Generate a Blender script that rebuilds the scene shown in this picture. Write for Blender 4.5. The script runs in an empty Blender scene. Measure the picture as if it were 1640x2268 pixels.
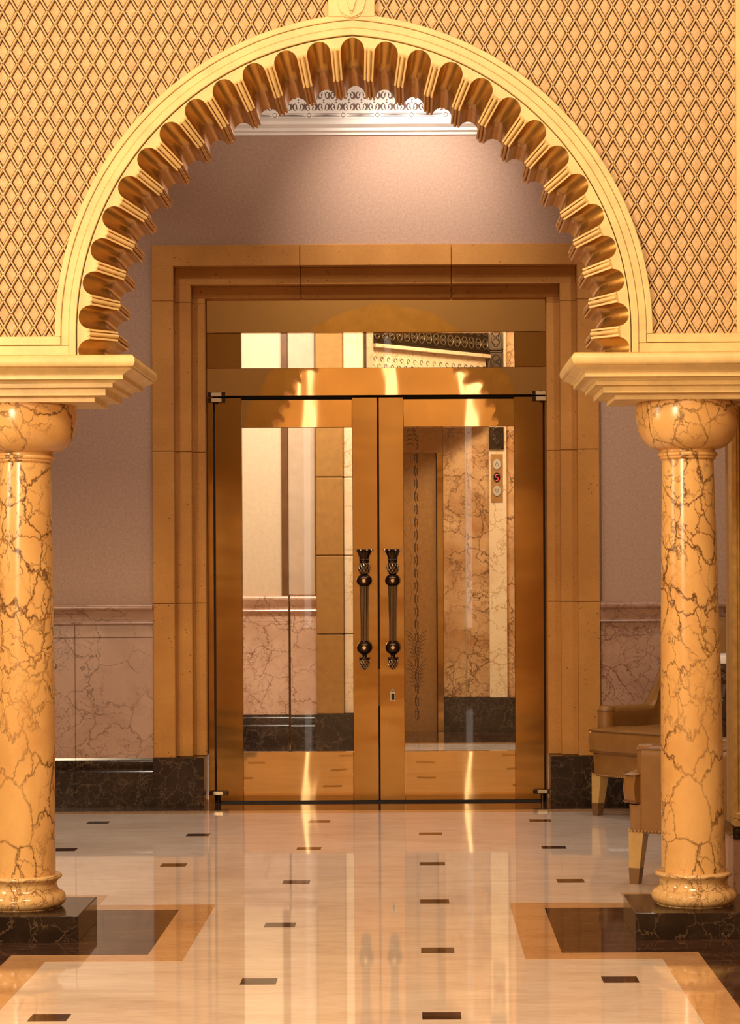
import bpy, bmesh, math, random
from mathutils import Vector, Matrix
random.seed(7)
PI = math.pi
SC = bpy.context.scene
COL = SC.collection

# ------------------------------------------------------------------ camera
F_PX, VX, VY, ROLL, EYE = 5000.0, 918.0, 1262.0, 0.005, 1.45
cam = bpy.data.cameras.new('camera')
co = bpy.data.objects.new('camera', cam)
COL.objects.link(co)
cam.sensor_fit = 'HORIZONTAL'
cam.sensor_width = 36.0
cam.lens = 36.0 * F_PX / 1640.0
cam.shift_x = -(VX - 820.0) / 1640.0
cam.shift_y = (VY - 1134.0) / 1640.0
cam.clip_end = 120
co.matrix_world = Matrix.Translation((0, 0, EYE)) @ Matrix.Rotation(PI / 2, 4, 'X') @ Matrix.Rotation(-ROLL, 4, 'Z')
SC.camera = co

# ------------------------------------------------------------------ world, exposure, lights
wd = bpy.data.worlds.new('world')
SC.world = wd
wd.use_nodes = True
wd.node_tree.nodes['Background'].inputs[0].default_value = (1.0, 0.80, 0.58, 1)
wd.node_tree.nodes['Background'].inputs[1].default_value = 0.04
vs = SC.view_settings
vs.view_transform = 'Standard'
vs.look = 'None'
vs.gamma = 1
vs.use_curve_mapping = False
vs.exposure = 0.0


def light(name, kind, loc, target, power, color, size=0.5, size_y=None, spot=60, blend=0.6, spread=None):
    d = bpy.data.lights.new(name, kind)
    d.energy = power
    d.color = color
    if kind == 'AREA':
        d.shape = 'RECTANGLE'
        d.size = size
        d.size_y = size_y or size
        if spread: d.spread = math.radians(spread)
    else:
        d.shadow_soft_size = size
    if kind == 'SPOT':
        d.spot_size = math.radians(spot)
        d.spot_blend = blend
    o = bpy.data.objects.new(name, d)
    COL.objects.link(o)
    o.location = loc
    o.rotation_euler = (Vector(target) - Vector(loc)).to_track_quat('-Z', 'Y').to_euler()
    return o


WARM, WARMER, NEUT = (1.0, 0.78, 0.50), (1.0, 0.70, 0.38), (1.0, 0.88, 0.76)
# front hall: side light, ceiling light, added strips and rear wash for brass reflections
light('hall_key_lamp', 'AREA', (-4.6, 0.4, 3.2), (-0.3, 8.9, 2.7), 520, WARM, 1.1, 1.1)
light('hall_ceiling_lamp', 'AREA', (0.2, 4.5, 5.3), (0.0, 6.5, 0.0), 250, WARM, 2.0, 1.4)
light('hall_side_lamp', 'AREA', (-4.7, 7.5, 2.7), (0.6, 8.9, 2.9), 80, WARM, 0.8, 1.6)
for lx in (-1.56, -0.37, 0.80):
    light('added_streak_strip', 'AREA', (lx, -4.8, 2.9), (lx, 8, 2.9), 3.6, NEUT, 0.10, 4.6)  # unseen strips added behind the camera to streak the brass
light('added_rear_wash', 'AREA', (0.0, -2.2, 5.4), (0.0, -5.0, 2.2), 190, WARM, 6.0, 0.5)  # added to brighten the rear wall mirrored in the brass
# vestibule downlights
light('vestibule_wall_washer', 'SPOT', (0.05, 12.85, 4.62), (0.0, 13.9, 3.66), 150, NEUT, 0.06, spot=70, blend=1.0)
for lx in (-2.1, 1.65):
    light('vestibule_downlight', 'SPOT', (lx, 12.3, 4.68), (lx, 12.8, 0), 105, NEUT, 0.06, spot=115, blend=0.8)
for lx in (-0.80, -0.19, 0.41):
    light('vestibule_downlight', 'SPOT', (lx, 11.8, 4.70), (lx, 12.9, 0), 55, NEUT, 0.05, spot=100, blend=0.8)
light('added_arch_fill', 'SPOT', (-0.23, 10.7, 4.66), (-0.23, 9.3, 3.75), 70, WARM, 0.06, spot=125, blend=1.0)  # added to brighten the arch back mirrored in the top header
light('cornice_washer', 'AREA', (-0.2, 13.0, 4.1), (-0.2, 13.9, 4.4), 6, NEUT, 2.0, 0.15)
# lift lobby ceiling lamps
light('lobby_ceiling_lamp', 'AREA', (-0.8, 16.3, 4.2), (-1.0, 17.5, 1.5), 190, NEUT, 1.4, 0.9)
light('lobby_far_lamp', 'AREA', (0.7, 18.2, 4.2), (0.6, 20.2, 1.8), 90, WARM, 1.0, 0.8)


# ------------------------------------------------------------------ materials
def new_mat(name):
    m = bpy.data.materials.new(name)
    m.use_nodes = True
    nt = m.node_tree
    return m, nt, nt.nodes['Principled BSDF']


def N(nt, typ, **kw):
    n = nt.nodes.new(typ)
    for k, v in kw.items():
        if k.startswith('i_'):
            n.inputs[k[2:].replace('_', ' ')].default_value = v
        else:
            setattr(n, k, v)
    return n


def L(nt, a, b): nt.links.new(a, b)


def coords(nt, scale=(1, 1, 1), rot=(0, 0, 0)):
    tc = N(nt, 'ShaderNodeTexCoord')
    mp = N(nt, 'ShaderNodeMapping')
    mp.inputs['Scale'].default_value = scale
    mp.inputs['Rotation'].default_value = rot
    L(nt, tc.outputs['Object'], mp.inputs['Vector'])
    return mp.outputs['Vector']


def noise(nt, vec, scale, detail=4, rough=0.55, dist=0.0):
    n = N(nt, 'ShaderNodeTexNoise')
    n.inputs['Scale'].default_value = scale
    n.inputs['Detail'].default_value = detail
    n.inputs['Roughness'].default_value = rough
    n.inputs['Distortion'].default_value = dist
    L(nt, vec, n.inputs['Vector'])
    return n


def ramp(nt, fac, stops):
    r = N(nt, 'ShaderNodeValToRGB')
    e = r.color_ramp.elements
    while len(e) < len(stops): e.new(0.5)
    for i, (p, c) in enumerate(stops):
        e[i].position = p
        e[i].color = (*c, 1) if len(c) == 3 else c
    L(nt, fac, r.inputs['Fac'])
    return r.outputs['Color']


def mixc(nt, fac, a, b, mode='MIX'):
    m = N(nt, 'ShaderNodeMix', data_type='RGBA', blend_type=mode)
    for s, v in ((m.inputs['Factor'], fac), (m.inputs['A'], a), (m.inputs['B'], b)):
        if isinstance(v, (int, float)): s.default_value = v
        elif isinstance(v, tuple): s.default_value = (*v, 1)
        else: L(nt, v, s)
    return m.outputs['Result']


def math_n(nt, op, a, b=0.0):
    m = N(nt, 'ShaderNodeMath', operation=op)
    for s, v in ((m.inputs[0], a), (m.inputs[1], b)):
        if isinstance(v, (int, float)): s.default_value = v
        else: L(nt, v, s)
    return m.outputs[0]


def bump(nt, p, height, strength, dist=0.01):
    b = N(nt, 'ShaderNodeBump')
    b.inputs['Strength'].default_value = strength
    b.inputs['Distance'].default_value = dist
    L(nt, height, b.inputs['Height'])
    L(nt, b.outputs['Normal'], p.inputs['Normal'])


def m_plain(name, c, rough=0.5, metal=0.0, spec=0.5, var=0.0, scale=8.0):
    m, nt, p = new_mat(name)
    p.inputs['Roughness'].default_value = rough
    p.inputs['Metallic'].default_value = metal
    p.inputs['Specular IOR Level'].default_value = spec
    if var:
        n = noise(nt, coords(nt), scale, 5)
        d = tuple(max(0, x * (1 - var)) for x in c)
        u = tuple(min(1, x * (1 + var)) for x in c)
        L(nt, ramp(nt, n.outputs['Fac'], [(0.3, d), (0.7, u)]), p.inputs['Base Color'])
    else:
        p.inputs['Base Color'].default_value = (*c, 1)
    return m


def m_marble(name, c1, c2, vein, vs1=4.0, w1=0.03, vs2=9.0, w2=0.02, rough=0.12, warp=0.35, stretch=(1, 1, 1), patch=0.5, vmix=1.0):
    m, nt, p = new_mat(name)
    v = coords(nt, stretch)
    wn = noise(nt, v, 3.2, 6, 0.65)
    off = N(nt, 'ShaderNodeVectorMath', operation='SCALE')
    L(nt, wn.outputs['Color'], off.inputs[0])
    off.inputs['Scale'].default_value = warp
    add = N(nt, 'ShaderNodeVectorMath', operation='ADD')
    L(nt, v, add.inputs[0])
    L(nt, off.outputs[0], add.inputs[1])
    wv = add.outputs[0]

    def veins(scale, width):
        vo = N(nt, 'ShaderNodeTexVoronoi', feature='DISTANCE_TO_EDGE')
        vo.inputs['Scale'].default_value = scale
        L(nt, wv, vo.inputs['Vector'])
        return ramp(nt, vo.outputs['Distance'], [(0.0, (1, 1, 1)), (width, (0, 0, 0))])
    cloud = noise(nt, wv, 2.6, 6, 0.6)
    base = ramp(nt, cloud.outputs['Fac'], [(0.32, c2), (0.62, c1)])
    brk = ramp(nt, noise(nt, v, 2.2, 3).outputs['Fac'], [(0.34, (0.15, 0.15, 0.15)), (0.52, (1, 1, 1))])
    brk2 = ramp(nt, noise(nt, v, 3.3, 3).outputs['Fac'], [(0.44, (0, 0, 0)), (0.58, (0.9, 0.9, 0.9))])
    a = mixc(nt, 1.0, veins(vs1, w1), brk, 'MULTIPLY')
    b = mixc(nt, 1.0, veins(vs2, w2), brk2, 'MULTIPLY')
    s = N(nt, 'ShaderNodeMix', data_type='RGBA', blend_type='LIGHTEN')
    s.inputs['Factor'].default_value = 1
    L(nt, a, s.inputs['A'])
    L(nt, b, s.inputs['B'])
    fac = math_n(nt, 'MULTIPLY', s.outputs['Result'], vmix)
    L(nt, mixc(nt, fac, base, vein), p.inputs['Base Color'])
    p.inputs['Roughness'].default_value = rough
    if 'emperador' in name: p.inputs['Specular IOR Level'].default_value = 0.3
    if 'inlay' in name: p.inputs['Specular IOR Level'].default_value = 0.12
    return m


def m_gold_plaster(name, c, dirt, rough=0.45, metal=0.0, amount=0.55, scale=14.0, dark=0.80):
    m, nt, p = new_mat(name)
    v = coords(nt)
    n1 = noise(nt, v, scale, 8, 0.7)
    n2 = noise(nt, v, scale * 5, 5, 0.7)
    lo = (c[0] * dark, c[1] * dark * dark / 0.8, c[2] * dark * dark * dark / 0.64)
    base = ramp(nt, n1.outputs['Fac'], [(0.35, lo), (0.62, c)])
    spots = ramp(nt, mixc(nt, 0.5, n1.outputs['Fac'], n2.outputs['Fac']), [(0.62 - 0.12 * amount, (0, 0, 0)), (0.72, (1, 1, 1))])
    L(nt, mixc(nt, math_n(nt, 'MULTIPLY', spots, amount), base, dirt), p.inputs['Base Color'])
    p.inputs['Roughness'].default_value = rough
    p.inputs['Metallic'].default_value = metal
    bump(nt, p, n2.outputs['Fac'], 0.15, 0.003)
    return m


def m_sandstone():
    m, nt, p = new_mat('sandstone')
    v = coords(nt)
    n1 = noise(nt, v, 3.0, 6, 0.6)
    n2 = noise(nt, v, 220, 3, 0.7)
    base = ramp(nt, n1.outputs['Fac'], [(0.3, (0.43, 0.180, 0.032)), (0.7, (0.54, 0.245, 0.050))])
    grain = ramp(nt, n2.outputs['Fac'], [(0.3, (0.78, 0.78, 0.78)), (0.7, (1.12, 1.12, 1.12))])
    c = mixc(nt, 1.0, base, grain, 'MULTIPLY')
    vo = N(nt, 'ShaderNodeTexVoronoi', feature='F1')
    vo.inputs['Scale'].default_value = 34
    vo.inputs['Randomness'].default_value = 1
    L(nt, v, vo.inputs['Vector'])
    pores = ramp(nt, vo.outputs['Distance'], [(0.0, (1, 1, 1)), (0.13, (1, 1, 1)), (0.17, (0, 0, 0))])
    msk = ramp(nt, noise(nt, v, 9, 2).outputs['Fac'], [(0.53, (0, 0, 0)), (0.58, (1, 1, 1))])
    f = mixc(nt, 1.0, pores, msk, 'MULTIPLY')
    L(nt, mixc(nt, math_n(nt, 'MULTIPLY', f, 0.75), c, (0.10, 0.035, 0.01)), p.inputs['Base Color'])
    p.inputs['Roughness'].default_value = 0.8
    bump(nt, p, n2.outputs['Fac'], 0.25, 0.003)
    return m


def m_brass(name, c, rough, wave=0.1, scl=(5, 1, 0.8)):
    m, nt, p = new_mat(name)
    n = noise(nt, coords(nt, scl), 1.2, 2, 0.4)
    p.inputs['Base Color'].default_value = (*c, 1)
    p.inputs['Metallic'].default_value = 1
    p.inputs['Roughness'].default_value = rough
    bump(nt, p, n.outputs['Fac'], wave, 0.05)
    return m


def m_plaster_wall():
    m, nt, p = new_mat('mauve_wallpaper')
    v = coords(nt)
    n1 = noise(nt, v, 60, 4, 0.7)
    n2 = noise(nt, v, 160, 2, 0.6)
    f = mixc(nt, 0.5, n1.outputs['Fac'], n2.outputs['Fac'])
    L(nt, ramp(nt, f, [(0.35, (0.33, 0.200, 0.140)), (0.65, (0.48, 0.310, 0.225))]), p.inputs['Base Color'])
    p.inputs['Roughness'].default_value = 0.75
    return m


def m_floor():
    m, nt, p = new_mat('cream_marble_floor')
    v = coords(nt, (0.9, 2.6, 1))
    n1 = noise(nt, v, 1.6, 7, 0.62, 0.8)
    n2 = noise(nt, coords(nt, (1.2, 5, 1)), 4.0, 6, 0.65, 1.2)
    a = ramp(nt, n1.outputs['Fac'], [(0.3, (0.70, 0.56, 0.46)), (0.5, (0.79, 0.65, 0.55)), (0.72, (0.85, 0.72, 0.62))])
    b = ramp(nt, n2.outputs['Fac'], [(0.35, (0.90, 0.87, 0.84)), (0.6, (1, 1, 1))])
    c = mixc(nt, 1.0, a, b, 'MULTIPLY')
    # fine tile joints on the .635 m grid
    L(nt, c, p.inputs['Base Color'])
    p.inputs['Roughness'].default_value = 0.035
    p.inputs['IOR'].default_value = 1.52
    return m


def m_glass():
    m = bpy.data.materials.new('clear_glass')
    m.use_nodes = True
    nt = m.node_tree
    nt.nodes.clear()
    out = N(nt, 'ShaderNodeOutputMaterial')
    tr = N(nt, 'ShaderNodeBsdfTransparent')
    tr.inputs['Color'].default_value = (0.97, 0.985, 0.97, 1)
    gl = N(nt, 'ShaderNodeBsdfGlossy')
    gl.inputs['Roughness'].default_value = 0.01
    fr = N(nt, 'ShaderNodeFresnel')
    fr.inputs['IOR'].default_value = 1.38
    mx = N(nt, 'ShaderNodeMixShader')
    L(nt, fr.outputs[0], mx.inputs[0])
    L(nt, tr.outputs[0], mx.inputs[1])
    L(nt, gl.outputs[0], mx.inputs[2])
    L(nt, mx.outputs[0], out.inputs[0])
    return m


M = {}
M['plaster'] = m_gold_plaster('gilded_plaster', (0.88, 0.63, 0.28), (0.30, 0.15, 0.04), 0.42, 0.0, 0.35, 7)
M['tile'] = m_gold_plaster('mottled_gold_panel', (0.76, 0.53, 0.275), (0.30, 0.17, 0.06), 0.5, 0.0, 0.95, 16, 0.70)
M['groove'] = m_plain('dark_glaze', (0.050, 0.020, 0.007), 0.6)
M['bar'] = m_gold_plaster('lattice_bar_gilt', (0.74, 0.51, 0.25), (0.22, 0.11, 0.04), 0.4, 0.0, 0.5, 20)
M['leaf'] = m_gold_plaster('gold_leaf', (0.64, 0.345, 0.085), (0.17, 0.065, 0.012), 0.24, 0.85, 0.5, 10)
M['column'] = m_marble('golden_marble', (0.77, 0.455, 0.165), (0.58, 0.295, 0.09), (0.085, 0.028, 0.008), 6.0, 0.034, 14.0, 0.048, 0.22, 0.24, (1, 1, 0.7))
M['basemarble'] = m_marble('golden_marble_base', (0.78, 0.52, 0.24), (0.55, 0.30, 0.10), (0.22, 0.10, 0.04), 8.0, 0.03, 19.0, 0.04, 0.10, 0.25)
M['pink'] = m_marble('rose_marble', (0.43, 0.25, 0.17), (0.31, 0.165, 0.105), (0.14, 0.06, 0.032), 5.0, 0.025, 14.0, 0.035, 0.28, 0.30)
M['lobbydado'] = m_marble('peach_marble', (0.74, 0.47, 0.31), (0.56, 0.32, 0.19), (0.24, 0.10, 0.05), 5.0, 0.025, 14.0, 0.035, 0.2, 0.30)
M['lobbymarble'] = m_marble('amber_marble', (0.72, 0.41, 0.18), (0.44, 0.19, 0.06), (0.13, 0.05, 0.018), 5.0, 0.04, 15.0, 0.06, 0.12, 0.35)
M['palemarble'] = m_marble('pale_cream_marble', (0.86, 0.64, 0.38), (0.76, 0.51, 0.27), (0.50, 0.27, 0.11), 4.0, 0.02, 9.0, 0.02, 0.15, 0.3)
M['dark'] = m_marble('dark_emperador_marble', (0.035, 0.020, 0.012), (0.012, 0.007, 0.005), (0.20, 0.12, 0.07), 9.0, 0.03, 22.0, 0.04, 0.15, 0.35, patch=0.3, vmix=0.55)
M['darkfloor'] = m_marble('brown_marble_inlay', (0.055, 0.026, 0.016), (0.022, 0.010, 0.007), (0.24, 0.13, 0.085), 5.0, 0.03, 14.0, 0.04, 0.05, 0.35, (0.6, 3.0, 1), vmix=0.5)
M['border'] = m_marble('tan_marble_border', (0.62, 0.37, 0.19), (0.52, 0.28, 0.13), (0.33, 0.16, 0.07), 4.0, 0.02, 10.0, 0.03, 0.05, 0.4, (1, 2.2, 1), vmix=0.6)
M['floor'] = m_floor()
M['wall'] = m_plaster_wall()
M['stone'] = m_sandstone()
M['brass'] = m_brass('satin_brass_rail', (0.80, 0.545, 0.23), 0.028, 0.035, (2.5, 1, 0.9))
M['brassdark'] = m_brass('satin_brass_stile', (0.53, 0.305, 0.085), 0.12, 0.12, (1.0, 1, 3.0))
M['gap'] = m_plain('black_rubber', (0.006, 0.004, 0.004), 0.7)
M['bronze'] = m_plain('dark_bronze', (0.070, 0.040, 0.022), 0.28, 0.9)
M['bronzelit'] = m_plain('worn_gilt_bronze', (0.75, 0.52, 0.26), 0.3, 0.9)
M['nickel'] = m_plain('polished_nickel', (0.86, 0.84, 0.80), 0.12, 1.0)
M['brushed'] = m_plain('brushed_pale_brass', (0.70, 0.56, 0.36), 0.35, 0.8)
M['white'] = m_plain('white_plaster', (0.80, 0.73, 0.67), 0.55, var=0.05)
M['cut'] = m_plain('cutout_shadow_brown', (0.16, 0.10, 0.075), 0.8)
M['pale'] = m_plain('pale_cream_wall', (0.72, 0.52, 0.32), 0.7, var=0.06, scale=30)
M['paleglaze'] = m_plain('pale_glazed_panel', (0.58, 0.41, 0.27), 0.25, var=0.08, scale=8)
M['wood'] = m_plain('brown_wood', (0.16, 0.065, 0.02), 0.35, var=0.2)
M['leather'] = m_plain('tan_leather', (0.26, 0.118, 0.028), 0.38, var=0.10, scale=14)
M['leatherlight'] = m_plain('light_tan_leather', (0.52, 0.33, 0.15), 0.40, var=0.08, scale=14)
M['piping'] = m_plain('brown_leather_piping', (0.16, 0.07, 0.025), 0.4)
M['legwood'] = m_plain('honey_wood', (0.50, 0.31, 0.11), 0.3, var=0.1, scale=20)
M['sabot'] = m_plain('dull_brass_sabot', (0.22, 0.12, 0.05), 0.4, 0.5)
M['etched'] = m_plain('etched_bronze_sheet', (0.46, 0.22, 0.06), 0.35, 0.45, var=0.12, scale=30)
M['etchline'] = m_plain('dark_etching', (0.10, 0.035, 0.012), 0.5)
M['carved'] = m_plain('dark_carved_wood', (0.055, 0.028, 0.015), 0.25)
M['rear'] = m_plain('rear_hall_plaster', (0.62, 0.42, 0.22), 0.7, var=0.25, scale=0.9)
M['hallwall'] = m_plain('hall_cream_plaster', (0.34, 0.20, 0.09), 0.7)
M['ceiling'] = m_plain('ceiling_plaster', (0.66, 0.54, 0.42), 0.8)
M['glass'] = m_glass()
M['goldtrim'] = m_plain('antique_gold_trim', (0.62, 0.40, 0.13), 0.35, 0.4, var=0.2, scale=25)
M['knob'] = m_plain('white_enamel', (0.85, 0.80, 0.74), 0.25)
m_, nt_, p_ = new_mat('red_led')
p_.inputs['Base Color'].default_value = (0.6, 0.02, 0.02, 1)
p_.inputs['Emission Color'].default_value = (1.0, 0.06, 0.05, 1)
p_.inputs['Emission Strength'].default_value = 1.0
M['led'] = m_
M['display'] = m_plain('black_display', (0.012, 0.004, 0.008), 0.2)
M['crystal'] = m_plain('frosted_button', (0.50, 0.42, 0.30), 0.12)


# ------------------------------------------------------------------ mesh helpers
def tag(o, label=None, cat=None, group=None, kind=None):
    if label: o['label'] = label
    if cat: o['category'] = cat
    if group: o['group'] = group
    if kind: o['kind'] = kind
    return o


def empty(name, loc=(0, 0, 0), rz=0.0):
    o = bpy.data.objects.new(name, None)
    o.empty_display_size = 0.1
    COL.objects.link(o)
    o.location = loc
    o.rotation_euler = (0, 0, rz)
    return o


def obj(name, bm, mats, parent=None, angle=None, fix=True):
    """link bm as ONE object; angle = smooth shading limit in degrees"""
    if fix: bmesh.ops.recalc_face_normals(bm, faces=bm.faces)
    if angle is not None:
        lim = math.radians(angle)
        for f in bm.faces: f.smooth = True
        for e in bm.edges:
            if len(e.link_faces) != 2 or e.calc_face_angle(0) > lim: e.smooth = False
    me = bpy.data.meshes.new(name)
    bm.to_mesh(me)
    bm.free()
    for m in (mats if isinstance(mats, (list, tuple)) else [mats]): me.materials.append(m)
    o = bpy.data.objects.new(name, me)
    COL.objects.link(o)
    if parent: o.parent = parent
    return o


def BM(): return bmesh.new()


def box(bm, x0, x1, y0, y1, z0, z1, bev=0.0, seg=2, mi=0):
    vs_ = [bm.verts.new((x, y, z)) for x in (x0, x1) for y in (y0, y1) for z in (z0, z1)]
    idx = [(0, 1, 3, 2), (4, 6, 7, 5), (0, 4, 5, 1), (2, 3, 7, 6), (0, 2, 6, 4), (1, 5, 7, 3)]
    fs = [bm.faces.new([vs_[i] for i in f]) for f in idx]
    for f in fs: f.material_index = mi
    if bev > 0:
        es = {e for f in fs for e in f.edges}
        r = bmesh.ops.bevel(bm, geom=list(es), offset=bev, segments=seg, affect='EDGES', profile=0.5)
        for f in r['faces']: f.material_index = mi
    return vs_


def bridge(bm, a, b, closed=True, mi=0):
    n = len(a)
    for i in range(n if closed else n - 1):
        j = (i + 1) % n
        try:
            f = bm.faces.new((a[i], a[j], b[j], b[i]))
            f.material_index = mi
        except ValueError: pass


def loft(bm, rings, closed=True, caps=True, mi=0):
    rv = [[bm.verts.new(p) for p in r] for r in rings]
    for a, b in zip(rv, rv[1:]): bridge(bm, a, b, closed, mi)
    if caps and closed:
        for r in (rv[0], rv[-1]):
            try:
                f = bm.faces.new(r)
                f.material_index = mi
            except ValueError: pass
    return rv


def lathe(bm, prof, seg=48, c=(0, 0), fl=None, mi=0, lean=0.0):
    """prof = [(r, z)]; fl(angle, r, z) -> r modulates; lean shifts x with height"""
    rings = []
    for r, z in prof:
        ring = []
        for k in range(seg):
            a = 2 * PI * k / seg
            rr = fl(a, r, z) if fl else r
            ring.append((c[0] + rr * math.cos(a) + lean * z, c[1] + rr * math.sin(a), z))
        rings.append(ring)
    return loft(bm, rings, True, True, mi)


def tube(bm, pts, r, seg=6, closed=False, mi=0, flat=1.0):
    pts = [Vector(p) for p in pts]
    rings = []
    n = len(pts)
    for i, p in enumerate(pts):
        if closed: t = pts[(i + 1) % n] - pts[i - 1]
        else: t = pts[min(i + 1, n - 1)] - pts[max(i - 1, 0)]
        t.normalize()
        up = Vector((0, 1, 0)) if abs(t.y) < 0.9 else Vector((1, 0, 0))
        a = t.cross(up).normalized()
        b = a.cross(t).normalized()
        rr = r[i] if isinstance(r, (list, tuple)) else r
        rings.append([p + a * rr * math.cos(2 * PI * k / seg) + b * rr * flat * math.sin(2 * PI * k / seg) for k in range(seg)])
    if closed:
        rv = [[bm.verts.new(q) for q in ring] for ring in rings]
        for i in range(n): bridge(bm, rv[i], rv[(i + 1) % n], True, mi)
    else:
        loft(bm, rings, True, True, mi)


def ball(bm, c, r, u=12, v=8, sz=1.0, mi=0):
    rings = []
    for i in range(1, v):
        t = PI * i / v
        rings.append([(c[0] + r * math.sin(t) * math.cos(2 * PI * k / u), c[1] + r * math.sin(t) * math.sin(2 * PI * k / u), c[2] + r * sz * math.cos(t)) for k in range(u)])
    rv = loft(bm, rings, True, False, mi)
    for ring, zz in ((rv[0], c[2] + r * sz), (rv[-1], c[2] - r * sz)):
        p = bm.verts.new((c[0], c[1], zz))
        for k in range(u):
            f = bm.faces.new((ring[k], ring[(k + 1) % u], p))
            f.material_index = mi


def prism(bm, poly, y0, y1, mi=0):
    """polygon in XZ extruded along y"""
    a = [bm.verts.new((x, y0, z)) for x, z in poly]
    b = [bm.verts.new((x, y1, z)) for x, z in poly]
    bridge(bm, a, b, True, mi)
    for r in (a, b):
        f = bm.faces.new(r)
        f.material_index = mi


def arc(cx, cz, r, a0, a1, n=10, sq=1.0):
    return [(cx + r * math.cos(a0 + (a1 - a0) * i / n), cz + r * sq * math.sin(a0 + (a1 - a0) * i / n)) for i in range(n + 1)]


def struct(name, bm, m, label, cat, angle=None):
    return tag(obj(name, bm, m, None, angle), label, cat, None, 'structure')


# key planes (metres from the camera)
AXIS = -0.232          # centre line of arch and doors
FW = 8.86              # front face of the arch wall
BW = 9.32              # its back face
CY = 9.08              # column centres
DW = 13.90             # plaster of the door wall
GD = 14.10             # door plane
LOB = 18.0             # lobby side wall
LIFT = 20.2            # lift wall

# ------------------------------------------------------------------ room shell
b = BM()
box(b, -5.2, 5.2, -5.0, 14.05, -0.12, 0.0)
box(b, -5.2, 5.2, 14.05, 21.0, -0.12, 0.0)
floor = struct('floor', b, M['floor'], 'polished cream marble floor with dark square insets', 'floor')

# floor inlays (flush slabs, parts of the floor)
TOP = 0.0006
b = BM()


def sl(bm, x0, x1, y0, y1, t=TOP): box(bm, x0, x1, y0, y1, -0.01, t)


def mirror(x): return 2 * AXIS - x


for s in (0, 1):
    q = (lambda a, c: (a, c)) if s == 0 else (lambda a, c: (mirror(c), mirror(a)))
    sl(b, *q(-4.2, -0.870), 8.385, 9.805)
    sl(b, *q(-4.2, -1.380), 3.0, 8.385)
    sl(b, *q(-4.2, -1.380), 9.805, 10.10)
sl(b, -5.0, 5.0, 13.48, 13.63)
obj('tan_border', b, M['border'], floor)
b = BM()
for s in (0, 1):
    q = (lambda a, c: (a, c)) if s == 0 else (lambda a, c: (mirror(c), mirror(a)))
    sl(b, *q(-4.2, -1.014), 8.532, 9.655, TOP * 2)
    sl(b, *q(-4.2, -1.531), 3.0, 8.532, TOP * 2)
    sl(b, *q(-4.2, -1.531), 9.655, 9.95, TOP * 2)
sl(b, -5.0, 5.0, 13.63, 14.3, TOP * 2)
obj('brown_inlay', b, M['darkfloor'], floor)


def dark_zone(x, y):
    xx = x if x < AXIS else mirror(x)
    if 8.30 < y < 9.88 and xx < -0.80: return True
    if y < 8.40 and xx < -1.30: return True
    if 9.8 < y < 10.16 and xx < -1.30: return True
    return y > 13.38


for i in range(-6, 7):
    for j in range(-9, 11):
        if (i + j) % 2: continue
        x, y = 0.082 + 0.638 * i, 7.335 + 0.6325 * j
        if dark_zone(x, y): continue
        px, py = 918 + x * 5000 / max(y, 0.5), 1262 + 1.45 * 5000 / max(y, 0.5)
        if not (-40 < px < 1680 and py < 2330): continue
        b = BM()
        box(b, x - 0.063, x + 0.063, y - 0.06, y + 0.06, -0.01, TOP)
        obj('square_inset', b, M['darkfloor'], floor)

b = BM()
box(b, -5.2, 5.2, -5.0, FW + 0.2, 5.5, 5.6)
box(b, -5.2, 5.2, BW - 0.1, 14.05, 4.75, 4.85)
box(b, -5.2, 5.2, 14.3, 21.0, 4.3, 4.4)
struct('ceiling', b, M['ceiling'], 'plain plaster ceiling above the hall, vestibule and lobby', 'ceiling')

b = BM()
box(b, -5.2, -5.0, -5.0, 9.0, 0, 5.5)
box(b, -5.2, -4.2, 9.0, 14.0, 0, 4.8)
struct('wall_left', b, M['hallwall'], 'cream plaster side wall left of the columns', 'wall')
b = BM()
box(b, 5.0, 5.2, -5.0, 9.0, 0, 5.5)
box(b, 3.6, 5.2, 9.0, 14.0, 0, 4.8)
struct('wall_right', b, M['hallwall'], 'cream plaster side wall right of the columns', 'wall')
b = BM()
box(b, -5.2, 5.2, -5.2, -5.0, 0, 5.5)
struct('wall_rear', b, M['rear'], 'cream plaster wall at the rear of the hall', 'wall')

# door wall: mauve plaster with a hole for the sandstone surround
b = BM()
SX0, SX1, SZ = AXIS - 1.374, AXIS + 1.374, 3.451
for x0, x1, z0, z1 in ((-5.2, SX0 + 0.05, 1.2, 4.85), (SX1 - 0.05, 5.2, 1.2, 4.85), (SX0 + 0.05, SX1 - 0.05, SZ - 0.05, 4.85)):
    box(b, x0, x1, DW, DW + 0.35, z0, z1)
struct('wall_back', b, M['wall'], 'mauve papered wall above and beside the brass doors', 'wall')


def moulding(bm, prof, x0, x1):
    """profile [(y, z)] extruded along x"""
    loft(bm, [[(x, y, z) for y, z in prof] for x in (x0, x1)], True, True)


def nose(y0, z0, r, n=6):
    return [(y0 - r * math.sin(PI * i / n), z0 + r * math.cos(PI * i / n)) for i in range(n + 1)]


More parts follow.
